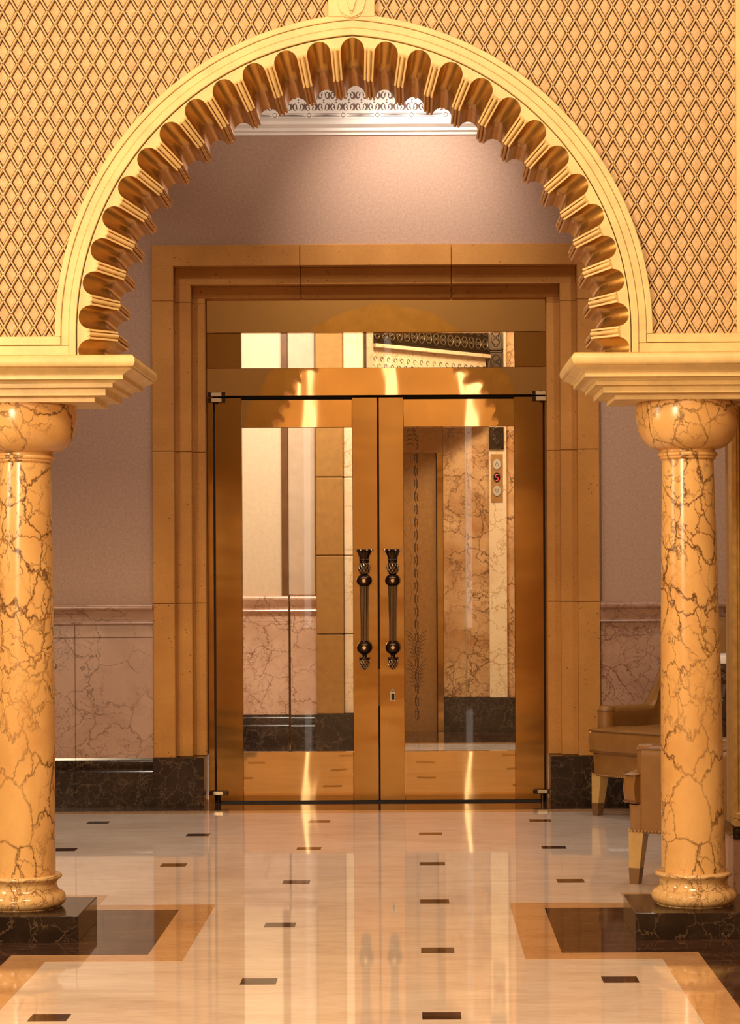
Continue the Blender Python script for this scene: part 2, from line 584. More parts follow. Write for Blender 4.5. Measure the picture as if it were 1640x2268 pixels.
def dado(name, x0, x1, wally, label, joints, mat):
    root = tag(empty(name, (0, 0, 0)), label, 'dado panel', None, 'structure')
    b = BM()
    xs = [x0] + joints + [x1]
    for a, c in zip(xs, xs[1:]):
        box(b, a + 0.001, c - 0.001, wally - 0.02, wally + 0.3, 0.30, 1.04, 0.0015, 1)
        box(b, a + 0.001, c - 0.001, wally - 0.02, wally + 0.3, 1.042, 1.12, 0.0015, 1)
    obj('marble_panel', b, mat, root)
    b = BM()
    p = [(wally + 0.05, 1.249), (wally - 0.05, 1.249)]
    p += [(wally - 0.05 - 0.022 * math.sin(PI * i / 6), 1.227 + 0.022 * math.cos(PI * i / 6)) for i in range(1, 6)]
    p += [(wally - 0.048, 1.205), (wally - 0.040, 1.192), (wally - 0.034, 1.175), (wally - 0.030, 1.155), (wally - 0.030, 1.140),
          (wally - 0.042, 1.137), (wally - 0.046, 1.130), (wally - 0.042, 1.123), (wally - 0.02, 1.118), (wally + 0.05, 1.118)]
    moulding(b, p, x0, x1)
    obj('chair_rail', b, mat, root, 40)
    b = BM()
    p = [(wally + 0.05, 0.302), (wally - 0.022, 0.302), (wally - 0.024, 0.288), (wally - 0.034, 0.278), (wally - 0.040, 0.262), (wally - 0.034, 0.246), (wally - 0.030, 0.236),
         (wally - 0.042, 0.226), (wally - 0.050, 0.214), (wally - 0.050, 0.210), (wally - 0.050, 0.0), (wally + 0.05, 0.0)]
    for a, c in zip(xs, xs[1:]): moulding(b, p, a + 0.0008, c - 0.0008)
    obj('baseboard', b, M['dark'], root, 25)
    return root


dado('trim_1', -5.0, SX0 - 0.001, DW, 'rose marble dado with black baseboard left of the doors', [-2.09], M['pink'])
dado('trim_2', SX1 + 0.001, 5.0, DW, 'rose marble dado with black baseboard behind the tan chairs', [1.62], M['pink'])

# cornice of the door wall
cor = tag(empty('trim_3'), 'white plaster cornice with pierced arabesque band above the doors', 'cornice', None, 'structure')
b = BM()
y = DW
moulding(b, [(y + 0.1, 4.128), (y - 0.012, 4.128), (y - 0.016, 4.142), (y - 0.035, 4.150), (y - 0.035, 4.166), (y - 0.050, 4.174), (y - 0.066, 4.184), (y - 0.070, 4.202),
             (y - 0.058, 4.218), (y - 0.050, 4.224), (y + 0.1, 4.224)], -4.2, 3.6)
moulding(b, [(y + 0.1, 4.224), (y - 0.046, 4.224), (y - 0.046, 4.262), (y + 0.1, 4.262)], -4.2, 3.6)
moulding(b, [(y + 0.1, 4.395), (y - 0.06, 4.395), (y - 0.066, 4.402), (y - 0.06, 4.445), (y - 0.085, 4.455), (y - 0.11, 4.485), (y - 0.16, 4.51), (y - 0.18, 4.56), (y - 0.26, 4.62), (y - 0.28, 4.76), (y + 0.1, 4.76)], -4.2, 3.6)
obj('moulding', b, M['white'], cor, 40)
b = BM()
moulding(b, [(y + 0.1, 4.262), (y - 0.038, 4.262), (y - 0.050, 4.395), (y + 0.1, 4.395)], -4.2, 3.6)
obj('arabesque_panel', b, M['white'], cor)
b = BM()


def fr(x, t): return (x, y - 0.0385 - 0.012 * t, 4.262 + 0.133 * t)


P = 0.0775
for k in range(-17, 17):
    x0 = AXIS + k * P
    for row in (0, 1):
        t0 = 0.26 + 0.48 * row
        sg = 1 if row == 0 else -1
        # two mirrored curls, a leaf stroke and small dots
        for m_ in (-1, 1):
            pts = []
            for i in range(9):
                a = -0.6 * PI + 1.45 * PI * i / 8
                rad = 0.0225 - 0.0013 * i
                pts.append(fr(x0 + m_ * (0.020 + 0.68 * rad * math.cos(a)), t0 + sg * rad * math.sin(a) / 0.133 * 1.05))
            tube(b, pts, [0.0022 + 0.0034 * math.sin(PI * i / 8) for i in range(9)], 5, flat=0.5)
            tube(b, [fr(x0 + m_ * 0.006, t0 - sg * 0.16), fr(x0 + m_ * 0.013, t0 - sg * 0.05), fr(x0 + m_ * 0.010, t0 + sg * 0.06)], [0.0015, 0.0055, 0.0015], 5, flat=0.5)
        tube(b, [fr(x0 - 0.004, t0 + sg * 0.20), fr(x0 + 0.004, t0 + sg * 0.17)], 0.0038, 5, flat=0.5)
        tube(b, [fr(x0 + P / 2 - 0.004, t0 - sg * 0.18), fr(x0 + P / 2, t0), fr(x0 + P / 2 - 0.003, t0 + sg * 0.18)], [0.001, 0.0042, 0.001], 5, flat=0.5)
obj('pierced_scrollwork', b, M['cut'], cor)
b = BM()
for k in range(-12, 12):
    x0 = AXIS + 0.02 + k * 0.21
    for zc, yy in ((4.243, y - 0.046), (4.424, y - 0.062)):
        c = [(x0 + 0.012 * math.cos(2 * PI * i / 12), yy, zc + 0.012 * math.sin(2 * PI * i / 12)) for i in range(12)]
        tube(b, c, 0.0022, 5, True)
        for dz in (-0.008, 0.008):
            tube(b, [(x0 + 0.02, yy, zc + dz), (x0 + 0.10, yy, zc + dz * 1.2), (x0 + 0.19, yy, zc + dz)], 0.0018, 5)
        tube(b, [(x0 + 0.035, yy, zc), (x0 + 0.105, yy, zc), (x0 + 0.175, yy, zc)], [0.001, 0.0035, 0.001], 5)
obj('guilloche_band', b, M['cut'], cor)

# ------------------------------------------------------------------ arch wall (lattice, archivolt, scallops)
ZS, EC = 2.380, 0.080          # springing height, half distance between the two arc centres
NP = 12.5


def arch_pt(k, R):
    sg = -1 if k < 0 else 1
    a = abs(k)
    phm = math.acos(EC / R)
    if a <= NP:
        ph = phm * (NP - a) / NP
        x, z = R * math.cos(ph) - EC, ZS + R * math.sin(ph)
    else:
        x, z = R - EC, ZS - (a - NP) * 0.1285
    return AXIS + sg * x, z


def k_end(z): return NP + (ZS - z) / 0.1285


RO = 1.2515
b = BM()
top, bot = 5.55, 2.30
ks = [-k_end(2.29)] + [NP * (i / 60 - 1) for i in range(121)] + [k_end(2.29)]
hole = [arch_pt(k, RO - 0.02) for k in ks]
left = [p for p in hole if p[0] <= AXIS + 1e-6]
right = [p for p in hole if p[0] >= AXIS - 1e-6]
for side, pts in ((-1, left), (1, right[::-1])):
    far = -5.2 if side < 0 else 5.2
    # strips from the arch edge out to the far side and to the top
    for (xa, za), (xb, zb) in zip(pts, pts[1:]):
        poly = [(xa, za), (xb, zb), (far, zb), (far, za)] if zb - za > 1e-5 else None
        if poly: prism(b, poly, FW + 0.024, BW)
apz = arch_pt(0, RO - 0.02)[1]
box(b, -5.2, 5.2, FW + 0.024, BW, apz, top)
bmesh.ops.remove_doubles(b, verts=b.verts, dist=1e-5)
wf = struct('wall_front', b, M['groove'], 'gilded lattice wall above the arch and columns', 'wall')
wf.data.materials.clear()
wf.data.materials.append(M['ceiling'])

# lattice panels
PX, PZ = 0.05936, 0.1033      # diamond width and height
BOT = 2.368


def lattice(xa, xb, ztop, x_ref, z_ref):
    bm = BM()
    box(bm, xa, xb, FW + 0.018, FW + 0.0235, BOT, ztop, mi=1)
    # cut base board where the opening is: rebuilt as tiles only -> drop the slab
    bm.free()
    bm = BM()
    hx, hz = PX / 2, PZ / 2
    ln = math.hypot(hx, hz)
    i0, i1 = math.floor((xa - x_ref) / PX) - 1, math.ceil((xb - x_ref) / PX) + 1
    j0, j1 = math.floor((BOT - z_ref) / PZ) - 1, math.ceil((ztop - z_ref) / PZ) + 1

    def keep(x, z, m=0.0):
        if not (xa - 0.01 < x < xb + 0.01 and BOT - 0.02 < z < ztop): return False
        xx = abs(x - AXIS)
        if z < ZS: return xx > RO - EC - 0.035 + m
        return math.hypot(xx + EC, z - ZS) > RO - 0.04 + m
    for i in range(i0, i1):
        for j in range(j0, j1):
            for ox, oz in ((0, 0), (0.5, 0.5)):
                # crossing point at (x, z); tile centre half a diamond above it
                x, z = x_ref + (i + ox) * PX, z_ref + (j + oz) * PZ
                tz = z + hz
                if keep(x, tz):
                    g = 0.75
                    lo = [bm.verts.new((x + sx * hx, FW + 0.020, tz + sz * hz)) for sx, sz in ((1, 0), (0, 1), (-1, 0), (0, -1))]
                    f = bm.faces.new(lo)
                    f.material_index = 1
                    a = [bm.verts.new((x + sx * hx * g, FW + 0.0195, tz + sz * hz * g)) for sx, sz in ((1, 0), (0, 1), (-1, 0), (0, -1))]
                    c = [bm.verts.new((x + sx * hx * 0.68, FW + 0.0150, tz + sz * hz * 0.68)) for sx, sz in ((1, 0), (0, 1), (-1, 0), (0, -1))]
                    d = [bm.verts.new((x + sx * hx * 0.4, FW + 0.0135, tz + sz * hz * 0.4)) for sx, sz in ((1, 0), (0, 1), (-1, 0), (0, -1))]
                    bridge(bm, a, c, True, 0)
                    bridge(bm, c, d, True, 0)
                    f = bm.faces.new(d)
                    f.material_index = 0
                # bar pieces from this crossing to the two crossings up-right and up-left
                for s in (1, -1):
                    mx, mz = x + s * hx / 2, z + hz / 2
                    if not keep(mx, mz): continue
                    A, B = Vector((x, 0, z)), Vector((x + s * hx, 0, z + hz))
                    t = (B - A).normalized()
                    nrm = Vector((-t.z, 0, t.x))
                    w = 0.0037
                    prof = [(-w, 0.0195), (-w, 0.0080), (-w * 0.45, 0.0035), (w * 0.45, 0.0035), (w, 0.0080), (w, 0.0195)]
                    ra = [bm.verts.new(A + nrm * o_ + Vector((0, FW + yy, 0))) for o_, yy in prof]
                    rb = [bm.verts.new(B + nrm * o_ + Vector((0, FW + yy, 0))) for o_, yy in prof]
                    bridge(bm, ra, rb, False, 2)
    return bm


ZT = 4.45
KX0, KX1 = AXIS - 0.094, AXIS + 0.088
o = obj('lattice_panel', lattice(-1.90, KX0 + 0.02, ZT, -908 * 0.001772, 1.45 + 543 * 0.001772), [M['tile'], M['groove'], M['bar']], wf)
o = obj('lattice_panel', lattice(KX1 - 0.02, 1.30, ZT, 547 * 0.001772, 1.45 + 547.7 * 0.001772), [M['tile'], M['groove'], M['bar']], wf)

# flat gilded strips framing the lattice (below it and at the right)
for nm, lst in (('edging', ((-2.6, AXIS - 1.2295 + EC, 2.337, 2.371, -0.020), (-2.6, AXIS - 1.1975 + EC, 2.287, 2.335, -0.016))),
                ('edging', ((AXIS + 1.2295 - EC, 2.6, 2.337, 2.371, -0.020), (AXIS + 1.1975 - EC, 2.6, 2.287, 2.335, -0.016), (1.272, 1.75, 2.3715, 5.0, -0.018)))):
    b = BM()
    for x0, x1, z0, z1, yo in lst: box(b, x0, x1, FW + yo, FW + 0.03, z0, z1, 0.002, 1)
    obj(nm, b, M['plaster'], wf)

# the scalloped arch itself
arch = tag(empty('scalloped_arch', (0, 0, 0)), 'gilded pointed arch with fluted scalloped edge resting on two marble columns', 'arch')


def sweep(bm, prof, kmax, n=150, mi=0):
    """prof = [(R, y)] swept along the arch"""
    kk = [-kmax + 2 * kmax * i / n for i in range(n + 1)]
    kk = sorted(set([round(k, 5) for k in kk] + [0.0]))
    loft(bm, [[(arch_pt(k, R)[0], yy, arch_pt(k, R)[1]) for R, yy in prof] for k in kk], True, True, mi)


for (r0, r1, yo, ze) in ((1.2285, 1.2515, -0.020, 2.3722), (1.1975, 1.2270, -0.016, 2.3362), (1.1690, 1.1960, -0.022, 2.287)):
    b = BM()
    c_ = 0.0022
    sweep(b, [(r0, FW + 0.030), (r0, FW + yo + c_), (r0 + c_, FW + yo), (r1 - c_, FW + yo), (r1, FW + yo + c_), (r1, FW + 0.030)], k_end(ze))
    obj('archivolt_band', b, M['plaster'], arch, 30)

RS, HF, CH, DCH = 1.026, 0.047, 0.088, 0.100
THR = 0.345


def hprof(t):
    a = abs(t)
    if a < THR: return HF * math.sqrt(max(0, 1 - (a / THR) ** 2))
    q = (0.5 - a) / (0.5 - THR)
    if q < 0.36: return -0.0065 * math.sqrt(max(0, 1 - (q / 0.36) ** 2)) + 0.001
    if q < 0.52: return 0.006
    if q < 0.56: return 0.006 * (0.56 - q) / 0.04
    return 0.0


ts = [THR * math.sin(PI / 2 * (i / 9)) for i in range(-9, 10)]
rb_ = [0.5 - (0.5 - THR) * q for q in (0.98, 0.57, 0.555, 0.525, 0.37, 0.30, 0.18, 0.0)]
half = sorted(ts[9:] + rb_)
cell = [-t for t in half[::-1]] + half[1:]
kk = []
for c in range(-13, 14):
    for t in cell:
        k = c + t
        if abs(k) <= 13.22 and (not kk or k > kk[-1][0] + 1e-6): kk.append((k, t))
# (R offset, y) down the depth of the ring
dep = [(CH, 0.0), (CH * 0.66, DCH * 0.30), (CH * 0.33, DCH * 0.64), (0.0, DCH), (0.0, DCH + 0.12), (0.0, DCH + 0.24), (0.0, BW - FW)]
FR = FW - 0.012
b = BM()
cols = []
for k, t in kk:
    h = hprof(t)
    rib = abs(t) > THR
    if abs(k) > 13.0: h = HF * math.sqrt(max(0, 1 - (min(abs(abs(k) - 13), THR) / THR) ** 2))
    col = []
    for ro, d in dep:
        x, z = arch_pt(k, RS + ro + (h if not rib or d >= DCH - 1e-6 else 0.0))
        col.append(b.verts.new((x, FR + d if d < BW - FW else BW + 0.004, z)))
    x, z = arch_pt(k, 1.1650)
    face = [b.verts.new((x, FR, z)), b.verts.new((x, FW + 0.030, z))]
    x, z = arch_pt(k, 1.29)
    back = b.verts.new((x, BW + 0.004, z))
    cols.append((col, face, back))
for (c0, f0, b0), (c1, f1, b1) in zip(cols, cols[1:]):
    for i in range(len(dep) - 1):
        f = b.faces.new((c0[i], c1[i], c1[i + 1], c0[i + 1]))
        f.material_index = 1
    b.faces.new((f0[0], f1[0], c1[0], c0[0]))
    b.faces.new((f0[1], f1[1], f1[0], f0[0]))
    b.faces.new((c0[-1], c1[-1], b1, b0))
ring_mats = [M['plaster'], M['leaf']]
obj('fluted_ring', b, ring_mats, arch, 38)
# the reeded faces between the flutes, one part each
for c in range(-13, 13):
    b = BM()
    kc = c + 0.5
    hw = 0.5 - THR
    n = 14
    rings = []
    for ro, d in ((CH + 0.010, -0.002), (CH * 0.5, DCH * 0.5), (-0.002, DCH + 0.001)):
        ring = []
        for q in (-1.0, -0.99, -0.62, -0.60, -0.44, -0.42, -0.40, -0.30, -0.16, 0.0, 0.16, 0.30, 0.40, 0.42, 0.44, 0.60, 0.62, 0.99, 1.0):
            a = abs(q)
            h = -0.016 * math.sqrt(max(0, 1 - (a / 0.43) ** 2)) if a <= 0.41 else (0.002 if a < 0.61 else -0.010)
            if a == 1.0: h = 0.0
            x, z = arch_pt(kc + q * hw * 0.97, RS + ro + h * 0.7)
            ring.append((x, FR + d + h * 0.7, z))
        for q in (1.0, -1.0):
            x, z = arch_pt(kc + q * hw * 0.97, RS + ro + 0.012)
            ring.append((x, FR + d + 0.012, z))
        rings.append(ring)
    loft(b, rings, True, True)
    obj('reeded_rib', b, M['plaster'], arch, 40)

# keystone with shield
b = BM()
kz0, kz1 = arch_pt(0, 1.2515)[1] - 0.012, 4.6
box(b, KX0, KX1, FW - 0.024, FW + 0.03, kz0, kz1, 0.002, 1)
ks_ = obj('keystone', b, M['plaster'], arch)


def shield(w, zb, zt, point):
    pts = []
    n = 16
    for i in range(n + 1):
        t = i / n
        x = w * math.cos(PI / 2 * t) ** (0.85 if point else 0.55) if t < 1 else 0
        z = zt - (zt - zb) * (t if point else math.sin(PI / 2 * t))
        pts.append((x, z))
    return [(AXIS - 0.003 + x, z) for x, z in pts] + [(AXIS - 0.003 - x, z) for x, z in pts[-2::-1]]


for w, zb, zt, y0, pt, nm in ((0.062, 3.612, 3.78, FW - 0.034, False, 'shield_rim'), (0.034, 3.622, 3.80, FW - 0.046, True, 'shield_boss')):
    b = BM()
    prism(b, shield(w, zb, zt, pt), y0, FW - 0.02)
    bmesh.ops.bevel(b, geom=[e for e in b.edges if abs(e.verts[0].co.y - y0) < 1e-5 and abs(e.verts[1].co.y - y0) < 1e-5], offset=0.006, segments=2, affect='EDGES')
    obj(nm, b, M['plaster'], ks_, 35)


# ------------------------------------------------------------------ impost cornices, columns, plinths
def impost(name, inner, outer, label):
    prof = [(2.286, 0.008)]
    prof += [(2.262 + 0.024 * math.cos(PI * i / 8), 0.018 - 0.018 * math.sin(PI * i / 8)) for i in range(1, 9)]
    prof += [(2.236, 0.012), (2.230, 0.022), (2.222, 0.040), (2.215, 0.049), (2.213, 0.050), (2.213, 0.053), (2.196, 0.053),
             (2.196, 0.072), (2.192, 0.082), (2.186, 0.090), (2.184, 0.092), (2.184, 0.099), (2.167, 0.099), (2.167, 0.131), (2.139, 0.131), (2.139, 0.181), (2.1165, 0.181)]
    sg = 1 if outer > inner else -1
    b = BM()
    rings = []
    for z, d in prof:
        xi, y0, y1 = inner + sg * d, 8.70 + d, 9.455 - d
        xo = outer - sg * d
        rings.append([(xi, y0, z), (xi, y1, z), (xo, y1, z), (xo, y0, z)])
    loft(b, rings, True, True)
    o = obj(name, b, M['plaster'], None, 28)
    return tag(o, label, 'cornice')


impost('impost_cornice', -1.074, -2.07, 'stepped gilded cornice block on top of the left marble column')
impost('impost_cornice', 0.613, 1.607, 'stepped gilded cornice block on top of the right marble column')


def column(cx, lean, label):
    root = tag(empty('column', (cx, CY, 0.104)), label, 'column')
    z0 = 0.104

    def part(nm, prof, mat, seg=64):
        b = BM()
        lathe(b, [(r, z - z0) for r, z in prof], seg, lean=lean)
        return obj(nm, b, mat, root, 40)
    tor = [(0.150, 0.104)] + [(0.138 + 0.033 * math.cos(a), 0.137 + 0.032 * math.sin(a)) for a in [-PI / 2 + PI * i / 10 for i in range(1, 10)]]
    part('base', tor + [(0.146, 0.1675), (0.138, 0.178), (0.134, 0.192), (0.136, 0.206), (0.144, 0.216)] +
         [(0.146 + 0.009 * math.cos(a), 0.226 + 0.009 * math.sin(a)) for a in [-PI / 2 + PI * i / 6 for i in range(1, 7)]] + [(0.128, 0.236)], M['basemarble'])
    sh = []
    for i in range(13):
        t = i / 12
        sh.append((0.129 - 0.0265 * t + 0.004 * math.sin(PI * t), 0.232 + (1.893 - 0.232) * t))
    part('shaft', sh, M['column'])
    part('necking_ring', [(0.104, 1.886), (0.112, 1.890), (0.114, 1.894), (0.111, 1.897)] + [(0.111 + 0.009 * math.cos(a), 1.908 + 0.009 * math.sin(a)) for a in [-PI / 2 + PI * i / 8 for i in range(9)]] + [(0.111, 1.921), (0.108, 1.930), (0.090, 1.934)], M['column'])
    bowl = [(0.100, 1.922), (0.112, 1.926)]
    for i in range(1, 13):
        t = PI / 2 * i / 12
        bowl.append((0.112 + 0.092 * math.sin(t), 2.052 - 0.124 * math.cos(t)))
    bowl += [(0.2045, 2.080), (0.2030, 2.104), (0.199, 2.1165), (0.05, 2.1165)]
    part('capital', bowl, M['column'])
    return root


column(-1.5805, 0.0095, 'veined golden marble column at the left edge of the picture')
column(1.1195, -0.0095, 'veined golden marble column in front of the tan chairs')
for x0, x1, lb in ((-1.84, -1.32, 'low dark marble plinth under the left column'), (0.859, 1.378, 'low dark marble plinth under the right column')):
    b = BM()
    box(b, x0, x1, 8.82, 9.335, 0.0, 0.104, 0.003, 2)
    tag(obj('plinth', b, M['dark'], None), lb, 'plinth')

# ------------------------------------------------------------------ sandstone door surround
sur = tag(empty('door_surround', (AXIS, 13.9, 0)), 'stepped orange sandstone surround framing the brass doors', 'door frame', None, 'structure')
STEP = [(1.374, 3.451, 13.86), (1.240, 3.321, 13.94), (1.140, 3.215, 14.02)]     # half width, top, face
INN, INT = 1.061, 3.141
JT = [0.302, 1.249, 2.185, 3.108]


def outline(hw):
    return [s[0] for s in hw]


for sd in (-1, 1):
    b = BM()
    prof = []       # (x offset from axis, y) outline of the jamb in plan
    hs = [s[0] for s in STEP] + [INN]
    prof = [(hs[0], 14.2), (hs[0], STEP[0][2] + 0.004), (hs[0] - 0.004, STEP[0][2])]
    for i, s in enumerate(STEP):
        prof += [(hs[i + 1] + 0.004, s[2]), (hs[i + 1], s[2] + 0.004)]
        if i < 2: prof += [(hs[i + 1], STEP[i + 1][2])]
    prof += [(INN, 14.2)]
    for z0, z1 in zip(JT, JT[1:]):
        c = 0.004
        rings = []
        for z, ins in ((z0 + 0.001, 0.005), (z0 + 0.001 + c, 0.0), (z1 - 0.001 - c, 0.0), (z1 - 0.001, 0.005)):
            rings.append([(sd * x, yy + (ins if yy < 14.1 else 0) - 13.9, z) for x, yy in prof])
        loft(b, rings, True, True)
    obj('jamb', b, M['stone'], sur)
    b = BM()
    box(b, *sorted((sd * 1.378, sd * 1.066)), 13.842 - 13.9, 0.25, 0.0, 0.302, 0.002, 1)
    obj('base_block', b, M['dark'], sur)
# lintel: stepped bands in three stones per band
cuts = [-1.375, -0.463, 0.470, 1.375]
b = BM()
for i, (hw, zt, yy) in enumerate(STEP):
    zb = STEP[i + 1][1] if i < 2 else INT
    lo = zb
    for a, c in zip(cuts, cuts[1:]):
        x0, x1 = max(a, -hw), min(c, hw)
        box(b, x0 + 0.0015, x1 - 0.0015, yy - 13.9, 0.3, lo, zt, 0.003, 1)
obj('lintel', b, M['stone'], sur)
b = BM()
# jamb tops continue to the lintel mitre
for i, (hw, zt, yy) in enumerate(STEP):
    hi = STEP[i + 1][0] if i < 2 else INN
    zb = STEP[i + 1][1] if i < 2 else INT
    for sd in (-1, 1):
        if zb > 3.108: box(b, *sorted((sd * hw, sd * hi)), yy - 13.9, 0.3, 3.108, zb, 0.003, 1)
obj('mitre_stones', b, M['stone'], sur)

# ------------------------------------------------------------------ brass frame, transom window, doors
GY = GD
fx0, fx1 = AXIS - 1.058, AXIS + 1.062
frm = tag(empty('door_frame', (AXIS, GY, 0)), 'satin brass frame with two wide headers around the glass doors', 'door frame', None, 'structure')


def part_box(nm, mat, parent, lst, bev=0.002, ox=0.0, oy=0.0, oz=0.0):
    b = BM()
    for x0, x1, y0, y1, z0, z1 in lst: box(b, x0 - ox, x1 - ox, y0 - oy, y1 - oy, z0 - oz, z1 - oz, bev, 1)
    return obj(nm, b, mat, parent)


part_box('top_header', M['brass'], frm, [(fx0, fx1, GY - 0.012, GY + 0.06, 2.933, INT + 0.01)], ox=AXIS, oy=GY)
part_box('lower_header', M['brass'], frm, [(fx0, fx1, GY - 0.012, GY + 0.06, 2.540, 2.713)], ox=AXIS, oy=GY)
part_box('side_post', M['brassdark'], frm, [(fx0, -1.252, GY - 0.004, GY + 0.06, 0.0, 2.538)], ox=AXIS, oy=GY)
part_box('side_post', M['brassdark'], frm, [(0.819, fx1, GY - 0.004, GY + 0.06, 0.0, 2.538)], ox=AXIS, oy=GY)
part_box('gap_seal', M['gap'], frm, [(-1.2525, 0.8195, GY + 0.036, GY + 0.05, 0.004, 2.541)], 0, ox=AXIS, oy=GY)
# the seal must not close the doorway: keep only its rim
o = [c for c in frm.children if c.name.startswith('gap_seal')][0]
bpy.data.objects.remove(o)
part_box('gap_seal', M['gap'], frm, [(-1.2525, -1.2400, GY + 0.012, GY + 0.05, 0.012, 2.541), (0.8080, 0.8195, GY + 0.012, GY + 0.05, 0.012, 2.541), (-1.2525, 0.8195, GY + 0.046, GY + 0.056, 2.515, 2.545)], 0, ox=AXIS, oy=GY)

part_box('threshold', M['gap'], frm, [(-1.2525, 0.8195, GY - 0.02, GY + 0.07, 0.0, 0.011)], 0.001, ox=AXIS, oy=GY)
win = tag(empty('window_1', (AXIS, GY, 2.713)), 'wide low transom window between the two brass headers', 'window', None, 'structure')
part_box('stile', M['brassdark'], win, [(fx0, -1.0755, GY - 0.006, GY + 0.06, 2.7135, 2.9325)], ox=AXIS, oy=GY, oz=2.713)
part_box('stile', M['brassdark'], win, [(0.633, fx1, GY - 0.006, GY + 0.06, 2.7135, 2.9325)], ox=AXIS, oy=GY, oz=2.713)
part_box('glass_pane', M['glass'], win, [(-1.0750, 0.6325, GY + 0.02, GY + 0.03, 2.7138, 2.9320)], 0, ox=AXIS, oy=GY, oz=2.713)


def handle(parent, hx, hy):
    """vertical pull with crown, woven bulbs, fluted grip and pine-cone tip; local z from 0.817 to 1.566"""
    g = empty('handle', (hx, hy, 0))
    g.parent = parent
    b = BM()
    yb = 0.065
    # stand-offs and main turned body
    for zc in (0.955, 1.372):
        tube(b, [(0, yb + 0.002, zc), (0, 0.0, zc)], 0.013, 12)
    body = [(0.002, 0.892), (0.013, 0.893), (0.014, 0.897), (0.012, 0.902), (0.014, 0.906)]
    body += [(0.046 * math.sin(PI * i / 10) * 0.96 + 0.004, 0.9545 - 0.042 * math.cos(PI * i / 10)) for i in range(1, 10)]
    body += [(0.024, 0.992), (0.024, 0.999)]
    lathe(b, body, 32)
    body2 = [(0.028, 1.338)] + [(0.046 * math.sin(PI * i / 10) * 0.96 + 0.004, 1.3725 - 0.040 * math.cos(PI * i / 10)) for i in range(2, 10)]
    body2 += [(0.024, 1.412), (0.027, 1.418), (0.033, 1.430), (0.037, 1.446), (0.035, 1.464), (0.029, 1.478), (0.026, 1.486), (0.030, 1.490), (0.030, 1.496), (0.025, 1.500)]
    lathe(b, body2, 32)
    obj('bulbs', b, M['bronze'], g, 40)
    b = BM()
    lathe(b, [(0.0225, 0.992), (0.0225, 1.10), (0.0255, 1.22), (0.0285, 1.345)], 96, fl=lambda a, r, z: r * (0.93 + 0.07 * abs(math.cos(8 * a)) ** 0.5))
    obj('fluted_grip', b, M['bronze'], g, 30)
    b = BM()
    for k in range(16):
        a = 2 * PI * (k + 0.0) / 16
        if math.sin(a) > 0.45: continue
        tube(b, [(r * math.cos(a), r * math.sin(a), z) for r, z in ((0.0222, 0.996), (0.0222, 1.10), (0.0252, 1.22), (0.0282, 1.342))], 0.0016, 5)
    obj('grip_reeds', b, M['bronzelit'], g)
    # crown
    b = BM()
    lathe(b, [(0.022, 1.498), (0.030, 1.502), (0.031, 1.508), (0.028, 1.512), (0.033, 1.530), (0.041, 1.550), (0.053, 1.562), (0.050, 1.566), (0.030, 1.552), (0.005, 1.545)], 64,
          fl=lambda a, r, z: r * (1 + (0.05 * math.cos(8 * a) if z > 1.515 else 0)))
    cr = obj('crown', b, M['bronze'], g, 45)
    b = BM()
    for k in range(8):
        a = 2 * PI * (k + 0.5) / 8
        ball(b, (0.052 * math.cos(a), 0.052 * math.sin(a), 1.563), 0.0088, 10, 8)
    for k in range(20):
        a = 2 * PI * k / 20
        ball(b, (0.0315 * math.cos(a), 0.0315 * math.sin(a), 1.503), 0.0022, 6, 4)
    obj('crown_beads', b, M['nickel'], cr, 60)
    # pine cone tip
    b = BM()
    lathe(b, [(0.001, 0.816), (0.012, 0.824), (0.024, 0.843), (0.030, 0.862), (0.029, 0.878), (0.035, 0.888), (0.034, 0.892), (0.010, 0.894)], 32)
    cone = obj('pine_cone_tip', b, M['bronze'], g, 45)

    def weave(bm, rz, turns, count, r):
        for sg in (1, -1):
            for k in range(count):
                pts = []
                for i in range(13):
                    t = i / 12
                    a = 2 * PI * k / count + sg * turns * 2 * PI * t
                    rr, zz = rz(t)
                    pts.append((rr * math.cos(a), rr * math.sin(a), zz))
                tube(bm, pts, [r * (0.7 + 0.5 * abs(math.sin(3 * PI * i / 6 + k))) for i in range(13)], 5)
    b = BM()
    weave(b, lambda t: (0.006 + 0.0255 * math.sin(PI * (0.08 + 0.62 * t)) ** 0.8, 0.822 + 0.062 * t), 0.22, 9, 0.0017)
    obj('cone_scales', b, M['bronzelit'], cone)
    b = BM()
    weave(b, lambda t: (0.0275 + 0.0105 * math.sin(PI * t), 1.416 + 0.064 * t), 0.18, 10, 0.0015)
    obj('woven_bands', b, M['bronzelit'], g)
    b = BM()
    for zc in (0.957, 1.372):
        pts = [(0.011 * math.cos(2 * PI * i / 16), -0.050, zc + 0.011 * math.sin(2 * PI * i / 16)) for i in range(16)]
        a = [b.verts.new(p) for p in pts]
        c = [b.verts.new((p[0], p[1] + 0.02, p[2])) for p in pts]
        bridge(b, a, c)
        b.faces.new(a)
    obj('boss', b, M['bronzelit'], g)
    return g


